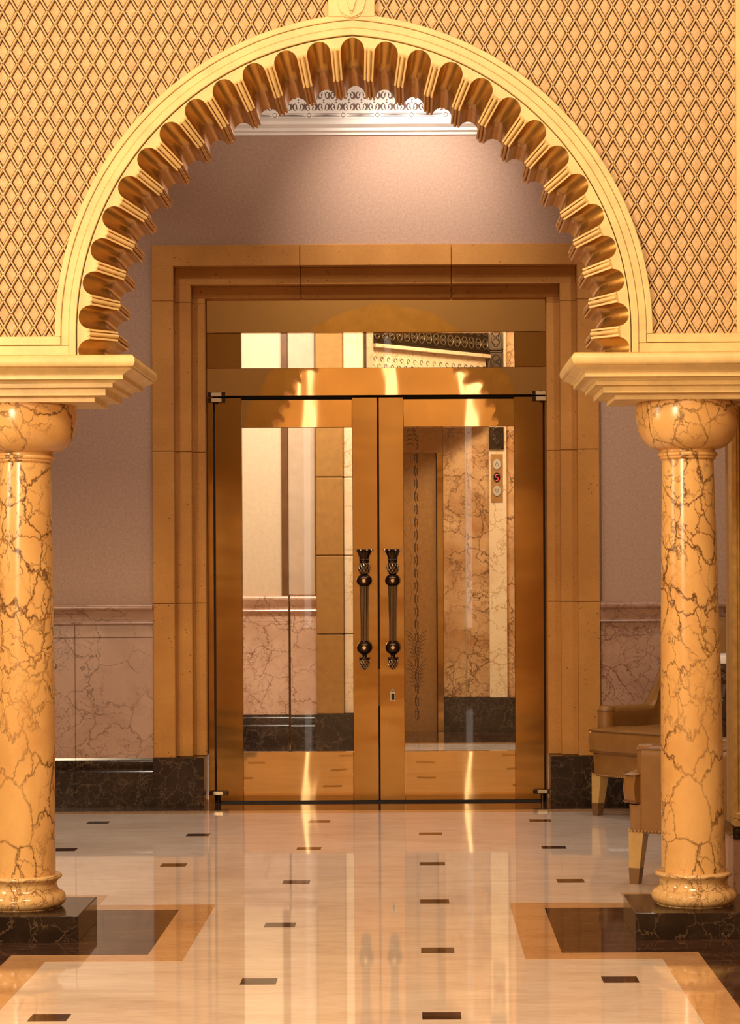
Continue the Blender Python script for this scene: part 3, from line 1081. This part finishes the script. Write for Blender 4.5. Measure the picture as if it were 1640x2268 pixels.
def leaf(name, x0, x1, s0, s1, label, hx, keyhole):
    """x0..x1 leaf, s0..s1 glass opening"""
    root = tag(empty(name, ((x0 + x1) / 2, GY, 0.012)), label, 'door', None, 'structure')
    cx, z0 = (x0 + x1) / 2, 0.012
    zt = 2.528
    kw = dict(ox=cx, oy=GY, oz=z0)
    part_box('stile', M['brassdark'], root, [(x0, s0, GY - 0.006, GY + 0.045, z0, zt)], **kw)
    part_box('stile', M['brassdark'], root, [(s1, x1, GY - 0.006, GY + 0.045, z0, zt)], **kw)
    part_box('top_rail', M['brass'], root, [(s0 + 0.001, s1 - 0.001, GY - 0.010, GY + 0.045, 2.3535, zt)], **kw)
    part_box('bottom_rail', M['brass'], root, [(s0 + 0.001, s1 - 0.001, GY - 0.010, GY + 0.045, z0, 0.317)], **kw)
    part_box('glass_pane', M['glass'], root, [(s0, s1, GY + 0.016, GY + 0.026, 0.317, 2.3535)], 0, **kw)
    if not keyhole: part_box('gap_light_stop', M['gap'], root, [(x1 + 0.0005, x1 + 0.0105, GY + 0.02, GY + 0.04, z0, 0.60), (x1 + 0.0005, x1 + 0.0105, GY + 0.02, GY + 0.04, 0.83, zt)], 0, **kw)  # strips added to block lobby light between leaves, bright slit left open
    handle(root, hx - cx, -0.072)
    # handle values are absolute heights
    root.children[-1].location.z = -z0
    hxp = x0 + 0.012 if not keyhole else x1 - 0.012
    for nm, za, zb in (('top_pivot', 2.50, 2.575), ('bottom_pivot', 0.018, 0.075)):
        b = BM()
        if nm == 'top_pivot':
            box(b, hxp - 0.055, hxp + 0.055, GY - 0.034, GY - 0.006, 2.498, 2.528, 0.002, 1)
            box(b, hxp - 0.055, hxp + 0.055, GY - 0.034, GY - 0.006, 2.534, 2.562, 0.002, 1)
            tube(b, [(hxp, GY - 0.02, 2.49), (hxp, GY - 0.02, 2.566)], 0.008, 10)
        else:
            box(b, hxp - 0.060, hxp + 0.060, GY - 0.040, GY - 0.006, 0.050, 0.078, 0.003, 1)
            tube(b, [(hxp, GY - 0.022, 0.0), (hxp, GY - 0.022, 0.055)], 0.012, 12)
        for v in b.verts: v.co -= Vector((cx, GY, z0))
        pv = obj(nm, b, M['bronze'], root)
        b = BM()
        if nm == 'top_pivot':
            box(b, hxp - 0.032, hxp + 0.032, GY - 0.040, GY - 0.033, 2.500, 2.526, 0.002, 1)
            box(b, hxp - 0.034, hxp + 0.032, GY - 0.040, GY - 0.033, 2.536, 2.560, 0.002, 1)
        else:
            box(b, hxp - 0.034, hxp + 0.030, GY - 0.046, GY - 0.039, 0.053, 0.075, 0.002, 1)
        for v in b.verts: v.co -= Vector((cx, GY, z0))
        obj('pivot_plate', b, M['brushed'], pv)
    if keyhole:
        kx, kz = -0.137, 0.668
        b = BM()
        box(b, kx - 0.017, kx + 0.017, GY - 0.011, GY - 0.005, kz - 0.036, kz + 0.022, 0.002, 1)
        for dx in (-0.009, 0, 0.009): ball(b, (kx + dx, GY - 0.009, kz + 0.028 + (0.006 if dx == 0 else 0)), 0.007, 8, 6)
        for v in b.verts: v.co -= Vector((cx, GY, z0))
        k = obj('lock_plate', b, M['brushed'], root)
        b = BM()
        box(b, kx - 0.010, kx + 0.010, GY - 0.0125, GY - 0.010, kz - 0.030, kz + 0.012)
        for v in b.verts: v.co -= Vector((cx, GY, z0))
        obj('keyhole', b, M['gap'], k)
        b = BM()
        ball(b, (kx - 0.035, GY - 0.008, 0.482), 0.005, 10, 6)
        for v in b.verts: v.co -= Vector((cx, GY, z0))
        obj('stud', b, M['brushed'], root)
    return root


leaf('door_1', -1.2395, -0.2285, -1.0744, -0.3835, 'left leaf of the brass glass double doors', -0.312, False)
leaf('door_2', -0.2175, 0.8075, -0.0635, 0.6275, 'right leaf of the brass glass double doors with the lock plate', -0.1345, True)

# ------------------------------------------------------------------ lift lobby behind the glass
b = BM()
box(b, -5.0, -0.78, LOB, LOB + 0.2, 1.2, 4.35)
struct('wall_lobby_left', b, M['pale'], 'pale cream wall seen through the left glass pane', 'wall')
b = BM()
box(b, -1.055, -1.003, LOB - 0.03, LOB, 1.25, 4.3, 0.003, 1)
tag(obj('wood_strip', b, M['wood'], None), 'narrow brown upright strip on the pale lobby wall', 'trim', None, 'structure')
b = BM()
box(b, -1.000, -0.785, LOB - 0.05, LOB, 1.25, 4.3, 0.01, 2)
tag(obj('glazed_panel', b, M['paleglaze'], None), 'pale glossy wall panel between brown strip and sandstone in lobby', 'wall panel', None, 'structure')
dd = dado('trim_4', -5.0, -1.003, LOB, 'rose marble dado seen through left pane, left of the dark joint', [], M['lobbydado'])
dd2 = dado('trim_5', -0.985, -0.745, LOB - 0.05, 'rose marble dado block seen through left pane, right of joint', [], M['lobbydado'])
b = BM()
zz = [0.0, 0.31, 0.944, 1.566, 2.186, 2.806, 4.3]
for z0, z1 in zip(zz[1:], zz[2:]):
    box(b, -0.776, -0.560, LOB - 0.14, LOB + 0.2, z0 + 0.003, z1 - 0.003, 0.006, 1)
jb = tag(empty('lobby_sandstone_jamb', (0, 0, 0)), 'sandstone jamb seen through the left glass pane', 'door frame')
obj('stone_blocks', b, m_plain('shaded_sandstone', (0.36, 0.16, 0.024), 0.7, var=0.12, scale=20), jb)  # sandstone with its shade put into a darker base colour
b = BM()
for z0, z1 in zip(zz[1:], zz[2:]):
    box(b, -0.557, -0.400, LOB - 0.10, LOB + 0.2, z0 + 0.003, z1 - 0.003, 0.006, 1)
obj('lit_inner_blocks', b, M['palemarble'], jb)  # lit sandstone return, its brightness put in with the pale marble colour
b = BM()
box(b, -0.790, -0.470, LOB - 0.15, LOB + 0.2, 0, 0.31, 0.003, 1)
obj('base_block', b, M['dark'], jb)

# lobby floor: dark band and tan border in front of the lift
b = BM()
sl(b, -2.0, 3.0, 18.75, 18.95)
obj('tan_border', b, M['border'], floor)
b = BM()
sl(b, -2.0, 3.0, 18.95, 20.4, TOP)
obj('brown_inlay', b, M['darkfloor'], floor)

b = BM()
box(b, 0.263, 0.462, LIFT, LIFT + 0.3, 0.31, 4.35, 0.002, 1)
box(b, 0.470, 0.672, LIFT, LIFT + 0.3, 0.31, 4.35, 0.002, 1)
lw = tag(empty('wall_lobby_lift'), 'amber veined marble wall beside the lift, seen through right pane', 'wall', None, 'structure')
obj('marble_slab', b, M['lobbymarble'], lw)
b = BM()
box(b, 0.461, 0.471, LIFT - 0.008, LIFT + 0.05, 0.31, 4.35, 0.002, 1)
obj('joint_bead', b, M['brushed'], lw)
b = BM()
box(b, 0.263, 0.672, LIFT - 0.012, LIFT + 0.3, 0, 0.31, 0.002, 1)
obj('baseboard', b, M['dark'], lw)
b = BM()
box(b, -1.6, 0.263, LIFT + 0.02, LIFT + 0.3, 2.62, 4.35)
obj('upper_wall', b, M['palemarble'], lw)
pil = tag(empty('lobby_pilaster'), 'bright cream marble pilaster carrying the lift call panel', 'pilaster', None, 'structure')
b = BM()
box(b, 0.668, 0.826, LIFT - 0.12, LIFT + 0.2, 0.31, 4.35, 0.004, 1)
obj('shaft', b, M['palemarble'], pil)
b = BM()
box(b, 0.826, 1.6, LIFT - 0.06, LIFT + 0.2, 0.31, 4.35, 0.002, 1)
obj('side_slab', b, M['lobbymarble'], pil)
b = BM()
box(b, 0.664, 1.6, LIFT - 0.13, LIFT + 0.2, 0, 0.31, 0.003, 1)
obj('base_block', b, M['dark'], pil)

# lift door
ld = tag(empty('door_3', (0, LIFT, 0)), 'etched bronze lift door seen through the right glass pane', 'door', None, 'structure')
b = BM()
box(b, -1.4, 0.198, 0.10, 0.14, 0.0, 2.50)
pan = obj('door_panel', b, M['etched'], ld)
b = BM()
box(b, 0.205, 0.262, -0.01, 0.2, 0.0, 2.62, 0.003, 1)
obj('jamb', b, M['brassdark'], ld)
b = BM()
box(b, -1.4, 0.262, -0.02, 0.2, 2.495, 2.76, 0.003, 1)
hd = obj('header', b, M['etched'], ld)


def strokes(bm, lst, r, y_):
    for pts, rr in lst:
        n = len(pts)
        tube(bm, [(x, y_, z) for x, z in pts], [r * rr * (0.35 + 0.65 * math.sin(PI * (i + 0.5) / n)) for i in range(n)], 5, flat=0.4)


b = BM()
z = 0.10
k = 0
while z < 2.42:
    s = 1 if k % 2 == 0 else -1
    lst = [([(0.020 + s * 0.012 * math.sin(PI * i / 8), z + 0.11 * i / 8) for i in range(9)], 1.5),
           ([(0.020 - s * 0.014 * math.cos(PI * 1.3 * i / 8), z + 0.06 + 0.022 * math.sin(PI * 1.3 * i / 8)) for i in range(9)], 1.0),
           ([(0.004, z + 0.02), (0.010, z + 0.05), (0.004, z + 0.09)], 1.0), ([(0.034, z + 0.01), (0.030, z + 0.05), (0.036, z + 0.08)], 1.3)]
    strokes(b, lst, 0.005, 0.100)
    z += 0.115
    k += 1
# leafy plant at the foot and faint scrolls to the left
for z0 in (0.36, 0.62):
    for i in range(7):
        for s in (-1, 1):
            strokes(b, [([(0.018, z0 + 0.03 * i), (0.018 + s * (0.03 + 0.004 * i), z0 + 0.035 * i + 0.05), (0.018 + s * (0.055 + 0.006 * i), z0 + 0.04 * i + 0.045)], 0.9)], 0.004, 0.100)
for z0 in [0.25 + 0.3 * i for i in range(8)]:
    pts = [(-0.06 + 0.035 * math.sin(2 * PI * i / 16), z0 + 0.10 * math.cos(2 * PI * i / 16) + 0.1) for i in range(17)]
    strokes(b, [(pts, 0.6)], 0.0025, 0.100)
obj('etched_ornament', b, M['etchline'], pan)
b = BM()
for i in range(4):
    strokes(b, [([(0.02 + 0.02 * math.sin(3 * t / 8 + i), 2.52 + 0.055 * i + 0.06 * t / 8) for t in range(9)], 1.2),
                ([(-0.03 + 0.03 * math.cos(PI * t / 8), 2.56 + 0.04 * i + 0.02 * math.sin(PI * t / 8)) for t in range(9)], 0.8)], 0.005, -0.020)
obj('etched_ornament', b, M['etchline'], hd)


# bronze ornament panels
def scroll_panel(bm, x0, x1, z0, z1, yy, mi=1):
    cx, cz, w, h = (x0 + x1) / 2, (z0 + z1) / 2, (x1 - x0) / 2, (z1 - z0) / 2
    tube(bm, [(cx + w * 0.8 * math.cos(2 * PI * i / 24), yy, cz + h * 0.85 * math.sin(2 * PI * i / 24)) for i in range(24)], w * 0.05, 5, True, mi)
    for s in (-1, 1):
        for q in (-1, 1):
            pts = [(cx + s * w * (0.1 + 0.5 * math.sin(PI * i / 8)), yy, cz + q * h * (0.12 + 0.58 * i / 8)) for i in range(9)]
            tube(bm, pts, w * 0.06, 5, mi=mi)
            pts = [(cx + s * w * (0.12 + 0.42 * i / 8), yy, cz + q * h * 0.18 * math.sin(PI * i / 8)) for i in range(9)]
            tube(bm, pts, w * 0.055, 5, mi=mi)
    ball(bm, (cx, yy, cz), w * 0.14, 8, 6, mi=mi)


PF = LIFT - 0.12
edges_z = [2.515, 2.745, 2.97, 3.19, 3.395, 3.62, 3.85]
for i, (z0, z1) in enumerate(zip(edges_z, edges_z[1:])):
    pl = empty('bronze_plaque', (0.735, PF, z0))
    names = ['lowest', 'second lowest', 'third', 'fourth', 'fifth', 'topmost']
    tag(pl, f'dark bronze ornament plaque on lobby pilaster, {names[i]} in its stack', 'plaque', 'bronze plaques on the lobby pilaster')
    b = BM()
    box(b, -0.066, 0.066, -0.02, 0.0, 0.002, z1 - z0 - 0.002, 0.004, 1)
    obj('plate', b, M['bronze'], pl)
    b = BM()
    hgt = z1 - z0
    for x0, x1, za, zb in ((-0.066, -0.050, 0, hgt), (0.050, 0.066, 0, hgt), (-0.066, 0.066, 0, 0.02), (-0.066, 0.066, hgt - 0.02, hgt)):
        box(b, x0, x1, -0.03, -0.018, za + 0.003, zb - 0.003, 0.002, 1)
    scroll_panel(b, -0.05, 0.05, 0.02, hgt - 0.02, -0.023, 0)
    obj('relief', b, M['bronze'], pl)

# frieze running at an angle above the lift
fz = tag(empty('bronze_frieze', (-0.34, 19.0, 3.36)), 'long dark bronze scrollwork frieze seen through the transom window', 'frieze')
ang = math.atan2(20.05 - 19.0, 0.665 + 0.34)
fz.rotation_euler = (0, 0, ang)
LF = math.hypot(20.05 - 19.0, 0.665 + 0.34)
b = BM()
box(b, 0, LF, 0.0, 0.05, 0.0, 0.50, 0.003, 1)
obj('back_plate', b, M['bronze'], fz)
b = BM()
for z0, z1, d in ((0.0, 0.016, 0.03), (0.018, 0.028, 0.02)): box(b, 0, LF, -d, 0.0, z0, z1, 0.003, 1)
obj('rail', b, M['bronze'], fz)
b = BM()
n = 16
for i in range(n):
    x0 = LF * i / n
    for q in range(4):
        scroll_panel(b, x0, x0 + LF / n, 0.03 + 0.12 * q, 0.145 + 0.12 * q, -0.008, 0)
obj('scrollwork', b, m_plain('tarnished_bronze', (0.30, 0.20, 0.10), 0.35, 0.7), fz)
b = BM()
box(b, 0, LF, -0.035, 0.10, -0.035, -0.003, 0.003, 1)
obj('pale_fillet', b, M['palemarble'], fz)
b = BM()
box(b, 0, LF, 0.03, 0.12, -0.60, -0.036)
obj('pale_band', b, M['palemarble'], fz)
b = BM()
for i in range(18):
    x0 = LF * (i + 0.5) / 18
    for s in (-1, 1):
        pts = [(x0 + s * 0.018 + 0.016 * math.cos(1.5 * PI * t / 8), 0.028, -0.155 + s * 0.03 + 0.018 * math.sin(1.5 * PI * t / 8)) for t in range(9)]
        tube(b, pts, 0.0035, 5)
obj('cutout_scrolls', b, M['cut'], fz)
b = BM()
box(b, -0.396, -0.335, 18.98, 19.2, 0.0, 4.3, 0.004, 1)
tag(obj('lobby_pale_post', b, M['palemarble'], None), 'slim pale marble post left of the bronze frieze', 'post', None, 'structure')

# call panel
cp = tag(empty('lift_call_panel', (0.739, PF, 2.05)), 'upright brass lift call panel with red floor number', 'call panel')
b = BM()
box(b, -0.052, 0.052, -0.012, 0.0, 0.0, 0.425, 0.002, 1)
obj('plate', b, M['etched'], cp)
for nm, zc, up in (('up_button', 0.335, 1), ('down_button', 0.098, -1)):
    b = BM()
    pts = [(0.034 * math.cos(2 * PI * i / 24), 0.046 * math.sin(2 * PI * i / 24)) for i in range(24)]
    prism(b, [(x, zc + z_) for x, z_ in pts], -0.024, -0.011)
    bt = obj(nm, b, M['crystal'], cp)
    b = BM()
    tri = [(0.0, zc + up * 0.022), (0.017, zc - up * 0.014), (-0.017, zc - up * 0.014)]
    tube(b, [(x, -0.0245, z_) for x, z_ in tri], 0.0028, 5, True)
    obj('arrow', b, M['etchline'], bt)
b = BM()
prism(b, [(0.030 * math.cos(2 * PI * i / 24), 0.217 + 0.044 * math.sin(2 * PI * i / 24)) for i in range(24)], -0.015, -0.011)
dp = obj('display', b, M['display'], cp)
b = BM()
five = [(0.011, 0.243), (-0.011, 0.243), (-0.011, 0.219), (0.004, 0.219), (0.011, 0.212), (0.011, 0.198), (0.005, 0.190), (-0.011, 0.190)]
for (x0, z0), (x1, z1) in zip(five, five[1:]):
    tube(b, [(x0, -0.0155, z0), (x1, -0.0155, z1)], 0.0035, 5)
obj('digit_five', b, M['led'], dp)

b = BM()
box(b, -5.2, -5.0, 14.2, 21, 0, 4.35)
box(b, 3.0, 3.2, 14.2, 21, 0, 4.35)
box(b, -5.0, 3.0, 20.6, 20.8, 0, 4.35)
struct('wall_lobby_far', b, M['pale'], 'plain cream walls closing the lift lobby', 'wall')


# ------------------------------------------------------------------ tan leather tub chairs
def chair(name, loc, rz, label, back=0.50):
    root = tag(empty(name, loc, rz), label, 'chair')
    W, FRONT, ARMF = 0.275, -0.385, -0.28     # arm centre line, cushion front, arm front

    def path(u):     # u in [-1, 1] from the left arm front round the back to the right arm front
        s = -1 if u < 0 else 1
        a = abs(u)
        if a > 0.45:
            t = (a - 0.45) / 0.55
            return Vector((s * W, 0.06 + (ARMF - 0.06) * t, 0)), Vector((s, 0, 0))
        ph = PI / 2 * a / 0.45
        return Vector((s * W * math.sin(ph), 0.06 + 0.22 * math.cos(ph), 0)), Vector((s * math.sin(ph) / W, math.cos(ph) / 0.22, 0)).normalized()

    def hgt(u):
        a = abs(u)
        t = min(1, max(0, (0.42 - a) / 0.28))
        return 0.635 + back * (t * t * (3 - 2 * t))
    b = BM()
    rings, top = [], []
    NU = 60
    for i in range(NU + 1):
        u = -1 + 2 * i / NU
        p, nrm = path(u)
        h = hgt(u)
        flare = 0.05 * (h - 0.635)
        ring = []
        for off, z in ((0.050, 0.245), (0.054, 0.40), (0.058, h - 0.05), (0.060, h - 0.025), (0.050, h - 0.004), (0.030, h + 0.004), (0.0, h + 0.006), (-0.030, h + 0.004), (-0.048, h - 0.006), (-0.056, h - 0.028), (-0.050, h - 0.06), (-0.046, 0.40), (-0.046, 0.245)):
            f_ = flare * (z - 0.4) / 0.7
            q = p + nrm * (off + f_)
            ring.append((q.x, q.y, z))
        rings.append(ring)
        q = p + nrm * 0.056
        top.append((q.x, q.y, h - 0.012))
    loft(b, rings, True, True)
    obj('backrest', b, M['leather'], root, 50)
    b = BM()
    tube(b, top, 0.0045, 6)
    for s in (-1, 1):
        tube(b, [(s * W + 0.0535 * math.cos(2 * PI * i / 20), ARMF + 0.012 + 0.0535 * math.sin(2 * PI * i / 20), 0.616) for i in range(20)], 0.004, 6, True)
    obj('piping', b, M['piping'], root)
    for s in (-1, 1):
        b = BM()
        lathe(b, [(0.050, 0.245), (0.052, 0.30), (0.052, 0.60), (0.054, 0.615), (0.052, 0.632), (0.040, 0.642), (0.015, 0.645)], 28, (s * W, ARMF + 0.012))
        obj('arm_front', b, M['leather'], root, 50)
    # seat frame
    b = BM()
    pts = []
    for i in range(NU + 1):
        p, nrm = path(-1 + 2 * i / NU)
        q = p + nrm * 0.046
        pts.append((q.x, q.y))
    pts = [(x, y_) for x, y_ in pts] + [(0.325, -0.33), (0.30, -0.352), (0.22, -0.362), (0.0, -0.368), (-0.22, -0.362), (-0.30, -0.352), (-0.325, -0.33)]
    lo = [b.verts.new((x * 0.985, y_ * 0.985, 0.235)) for x, y_ in pts]
    hi = [b.verts.new((x, y_, 0.365)) for x, y_ in pts]
    bridge(b, lo, hi)
    b.faces.new(lo)
    b.faces.new(hi)
    obj('seat_frame', b, M['leather'], root, 50)
    b = BM()
    n = len(pts)
    per = [Vector((x * 1.0, y_ * 1.0, 0.246)) for x, y_ in pts]
    acc, nxt = 0.0, 0.0
    for i in range(n):
        a, c = per[i], per[(i + 1) % n]
        ln = (c - a).length
        while nxt < acc + ln:
            q = a.lerp(c, (nxt - acc) / ln)
            d = Vector((q.x, q.y, 0)).normalized() * 0.006
            ball(b, q + d, 0.0055, 6, 4)
            nxt += 0.0165
        acc += ln
    obj('nailhead_trim', b, M['bronzelit'], root)
    # cushion
    b = BM()
    w, f0, bk = 0.226, FRONT - 0.012, 0.18
    outl = []
    for i in range(40):
        a = 2 * PI * i / 40
        c, s = math.cos(a), math.sin(a)
        ex = 0.34
        x = w * math.copysign(abs(c) ** ex, c)
        y_ = (f0 + bk) / 2 + (bk - f0) / 2 * math.copysign(abs(s) ** ex, s)
        if y_ < ARMF - 0.01: x *= 1.60
        outl.append((x, y_))
    rings = []
    for ins, z in ((0.03, 0.366), (0.006, 0.374), (0.0, 0.392), (-0.004, 0.44), (0.0, 0.488), (0.006, 0.504), (0.03, 0.514), (0.10, 0.526), (0.18, 0.530)):
        rings.append([(x * (1 - ins / w), (y_ - (f0 + bk) / 2) * (1 - ins / 0.3) + (f0 + bk) / 2, z) for x, y_ in outl])
    loft(b, rings, True, True)
    cu = obj('seat_cushion', b, M['leather'], root, 60)
    b = BM()
    for z in (0.378, 0.502): tube(b, [(x * 1.0, y_, z) for x, y_ in outl], 0.0045, 6, True)
    obj('cushion_piping', b, M['piping'], cu)
    for sx, sy in ((-1, -1), (1, -1), (-1, 1), (1, 1)):
        b = BM()
        x, y_ = sx * 0.285, -0.312 if sy < 0 else 0.17
        dx, dy = sx * 0.012, (-0.012 if sy < 0 else 0.06)
        rings = []
        for z, hw, t in ((0.24, 0.036, 0.0), (0.07, 0.026, 0.8)):
            rings.append([(x + dx * t + a * hw, y_ + dy * t + c * hw, z) for a, c in ((-1, -1), (1, -1), (1, 1), (-1, 1))])
        loft(b, rings, True, True)
        lg = obj('leg', b, M['legwood'], root)
        b = BM()
        rings = []
        for z, hw, t in ((0.074, 0.0272, 0.8), (0.0, 0.021, 1.0)):
            rings.append([(x + dx * t + a * hw, y_ + dy * t + c * hw, z) for a, c in ((-1, -1), (1, -1), (1, 1), (-1, 1))])
        loft(b, rings, True, True)
        obj('sabot', b, M['sabot'], lg)
    return root


chair('tub_chair', (1.437, 10.515, 0), math.radians(-117), 'tan leather tub chair half hidden by the right column, nearer one', 0.16)
chair('tub_chair', (1.512, 13.28, 0), math.radians(-48), 'tan leather tub chair against the marble dado, farther one', 0.52)

# ------------------------------------------------------------------ console table at the right
ct = tag(empty('console_table', (1.965, 12.50, 0)), 'dark carved console table with white marble top behind the right column', 'table')
b = BM()
ol = [(0.33, -0.22), (0.33, 0.22), (-0.20, 0.22), (-0.30, 0.16), (-0.335, 0.05), (-0.325, -0.06), (-0.28, -0.16), (-0.18, -0.22)]
rings = [[(x * s, y_ * s, z) for x, y_ in ol] for s, z in ((0.94, 0.925), (0.99, 0.930), (1.0, 0.945), (1.0, 0.965), (0.985, 0.972))]
loft(b, rings, True, True)
obj('marble_top', b, M['white'], ct, 40)
b = BM()
rings = [[(x * s, y_ * s, z) for x, y_ in ol] for s, z in ((0.86, 0.80), (0.90, 0.815), (0.90, 0.90), (0.94, 0.925))]
loft(b, rings, True, True)
ap = obj('apron', b, M['carved'], ct, 30)
b = BM()
hp, hr = [], []
for i in range(140):
    j = i / 139 * (len(ol) - 1.001)
    a, c = ol[int(j)], ol[int(j) + 1]
    hp.append(((a[0] + (c[0] - a[0]) * (j % 1)) * 0.905, (a[1] + (c[1] - a[1]) * (j % 1)) * 0.905, 0.858 + 0.018 * math.sin(i * 0.7)))
    hr.append(0.011 + 0.006 * abs(math.sin(i * 0.8)))
tube(b, hp, hr, 6)
obj('carving', b, M['carved'], ap, 60)
for lx, ly in ((-0.25, -0.10), (-0.22, 0.14), (0.27, -0.17), (0.27, 0.17)):
    b = BM()
    sg = -1 if lx < 0 else 1
    pts, rad = [], []
    for i in range(15):
        t = i / 14
        pts.append((lx + sg * 0.03 * math.sin(2 * PI * t), ly, 0.81 * (1 - t)))
        rad.append(0.045 - 0.02 * math.sin(PI * t) + 0.012 * (t > 0.9))
    tube(b, pts, rad, 12)
    lg = obj('leg', b, M['carved'], ct, 50)
    b = BM()
    hp, hr = [], []
    for i in range(121):
        t = i / 120
        a = t * 14 * PI
        hp.append((lx + sg * 0.03 * math.sin(2 * PI * t) + 0.032 * math.cos(a), ly + 0.032 * math.sin(a), 0.79 * (1 - t) + 0.02))
        hr.append(0.010 + 0.007 * abs(math.sin(i * 0.9)))
    tube(b, hp, hr, 6)
    obj('carving', b, M['carved'], lg, 60)

# gilded side pier behind the right column
pr = tag(empty('side_pier', (1.334, 9.47, 0)), 'narrow gilded pier at the right edge behind the column', 'pier', None, 'structure')
b = BM()
box(b, 0.012, 0.40, 0.03, 0.28, 0.36, 2.40)
obj('body', b, M['hallwall'], pr)
b = BM()
box(b, 0.0, 0.022, 0.0, 0.10, 0.40, 2.40, 0.004, 2)
box(b, 0.023, 0.034, 0.008, 0.06, 0.40, 2.40, 0.003, 1)
obj('edge_trim', b, M['goldtrim'], pr)
b = BM()
box(b, 0.004, 0.06, -0.012, 0.10, 0.365, 0.398, 0.005, 2)
box(b, 0.012, 0.06, -0.018, 0.08, 0.395, 0.425, 0.005, 2)
obj('trim_block', b, M['goldtrim'], pr)
b = BM()
box(b, -0.002, 0.40, -0.006, 0.28, 0.315, 0.362, 0.003, 1)
obj('dark_band', b, M['dark'], pr)
b = BM()
box(b, 0.0, 0.40, 0.0, 0.28, 0.0, 0.313, 0.003, 1)
obj('base_block', b, M['pink'], pr)

# small white knob on the dado, peeking out right of the left column
b = BM()
tube(b, [(-2.226, 13.88, 0.875), (-2.226, 13.845, 0.875)], 0.006, 10)
ball(b, (-2.226, 13.835, 0.875), 0.022, 16, 10, 0.95)
tag(obj('wall_knob', b, M['knob'], None, 60), 'small white knob on the rose dado beside the left column', 'knob')
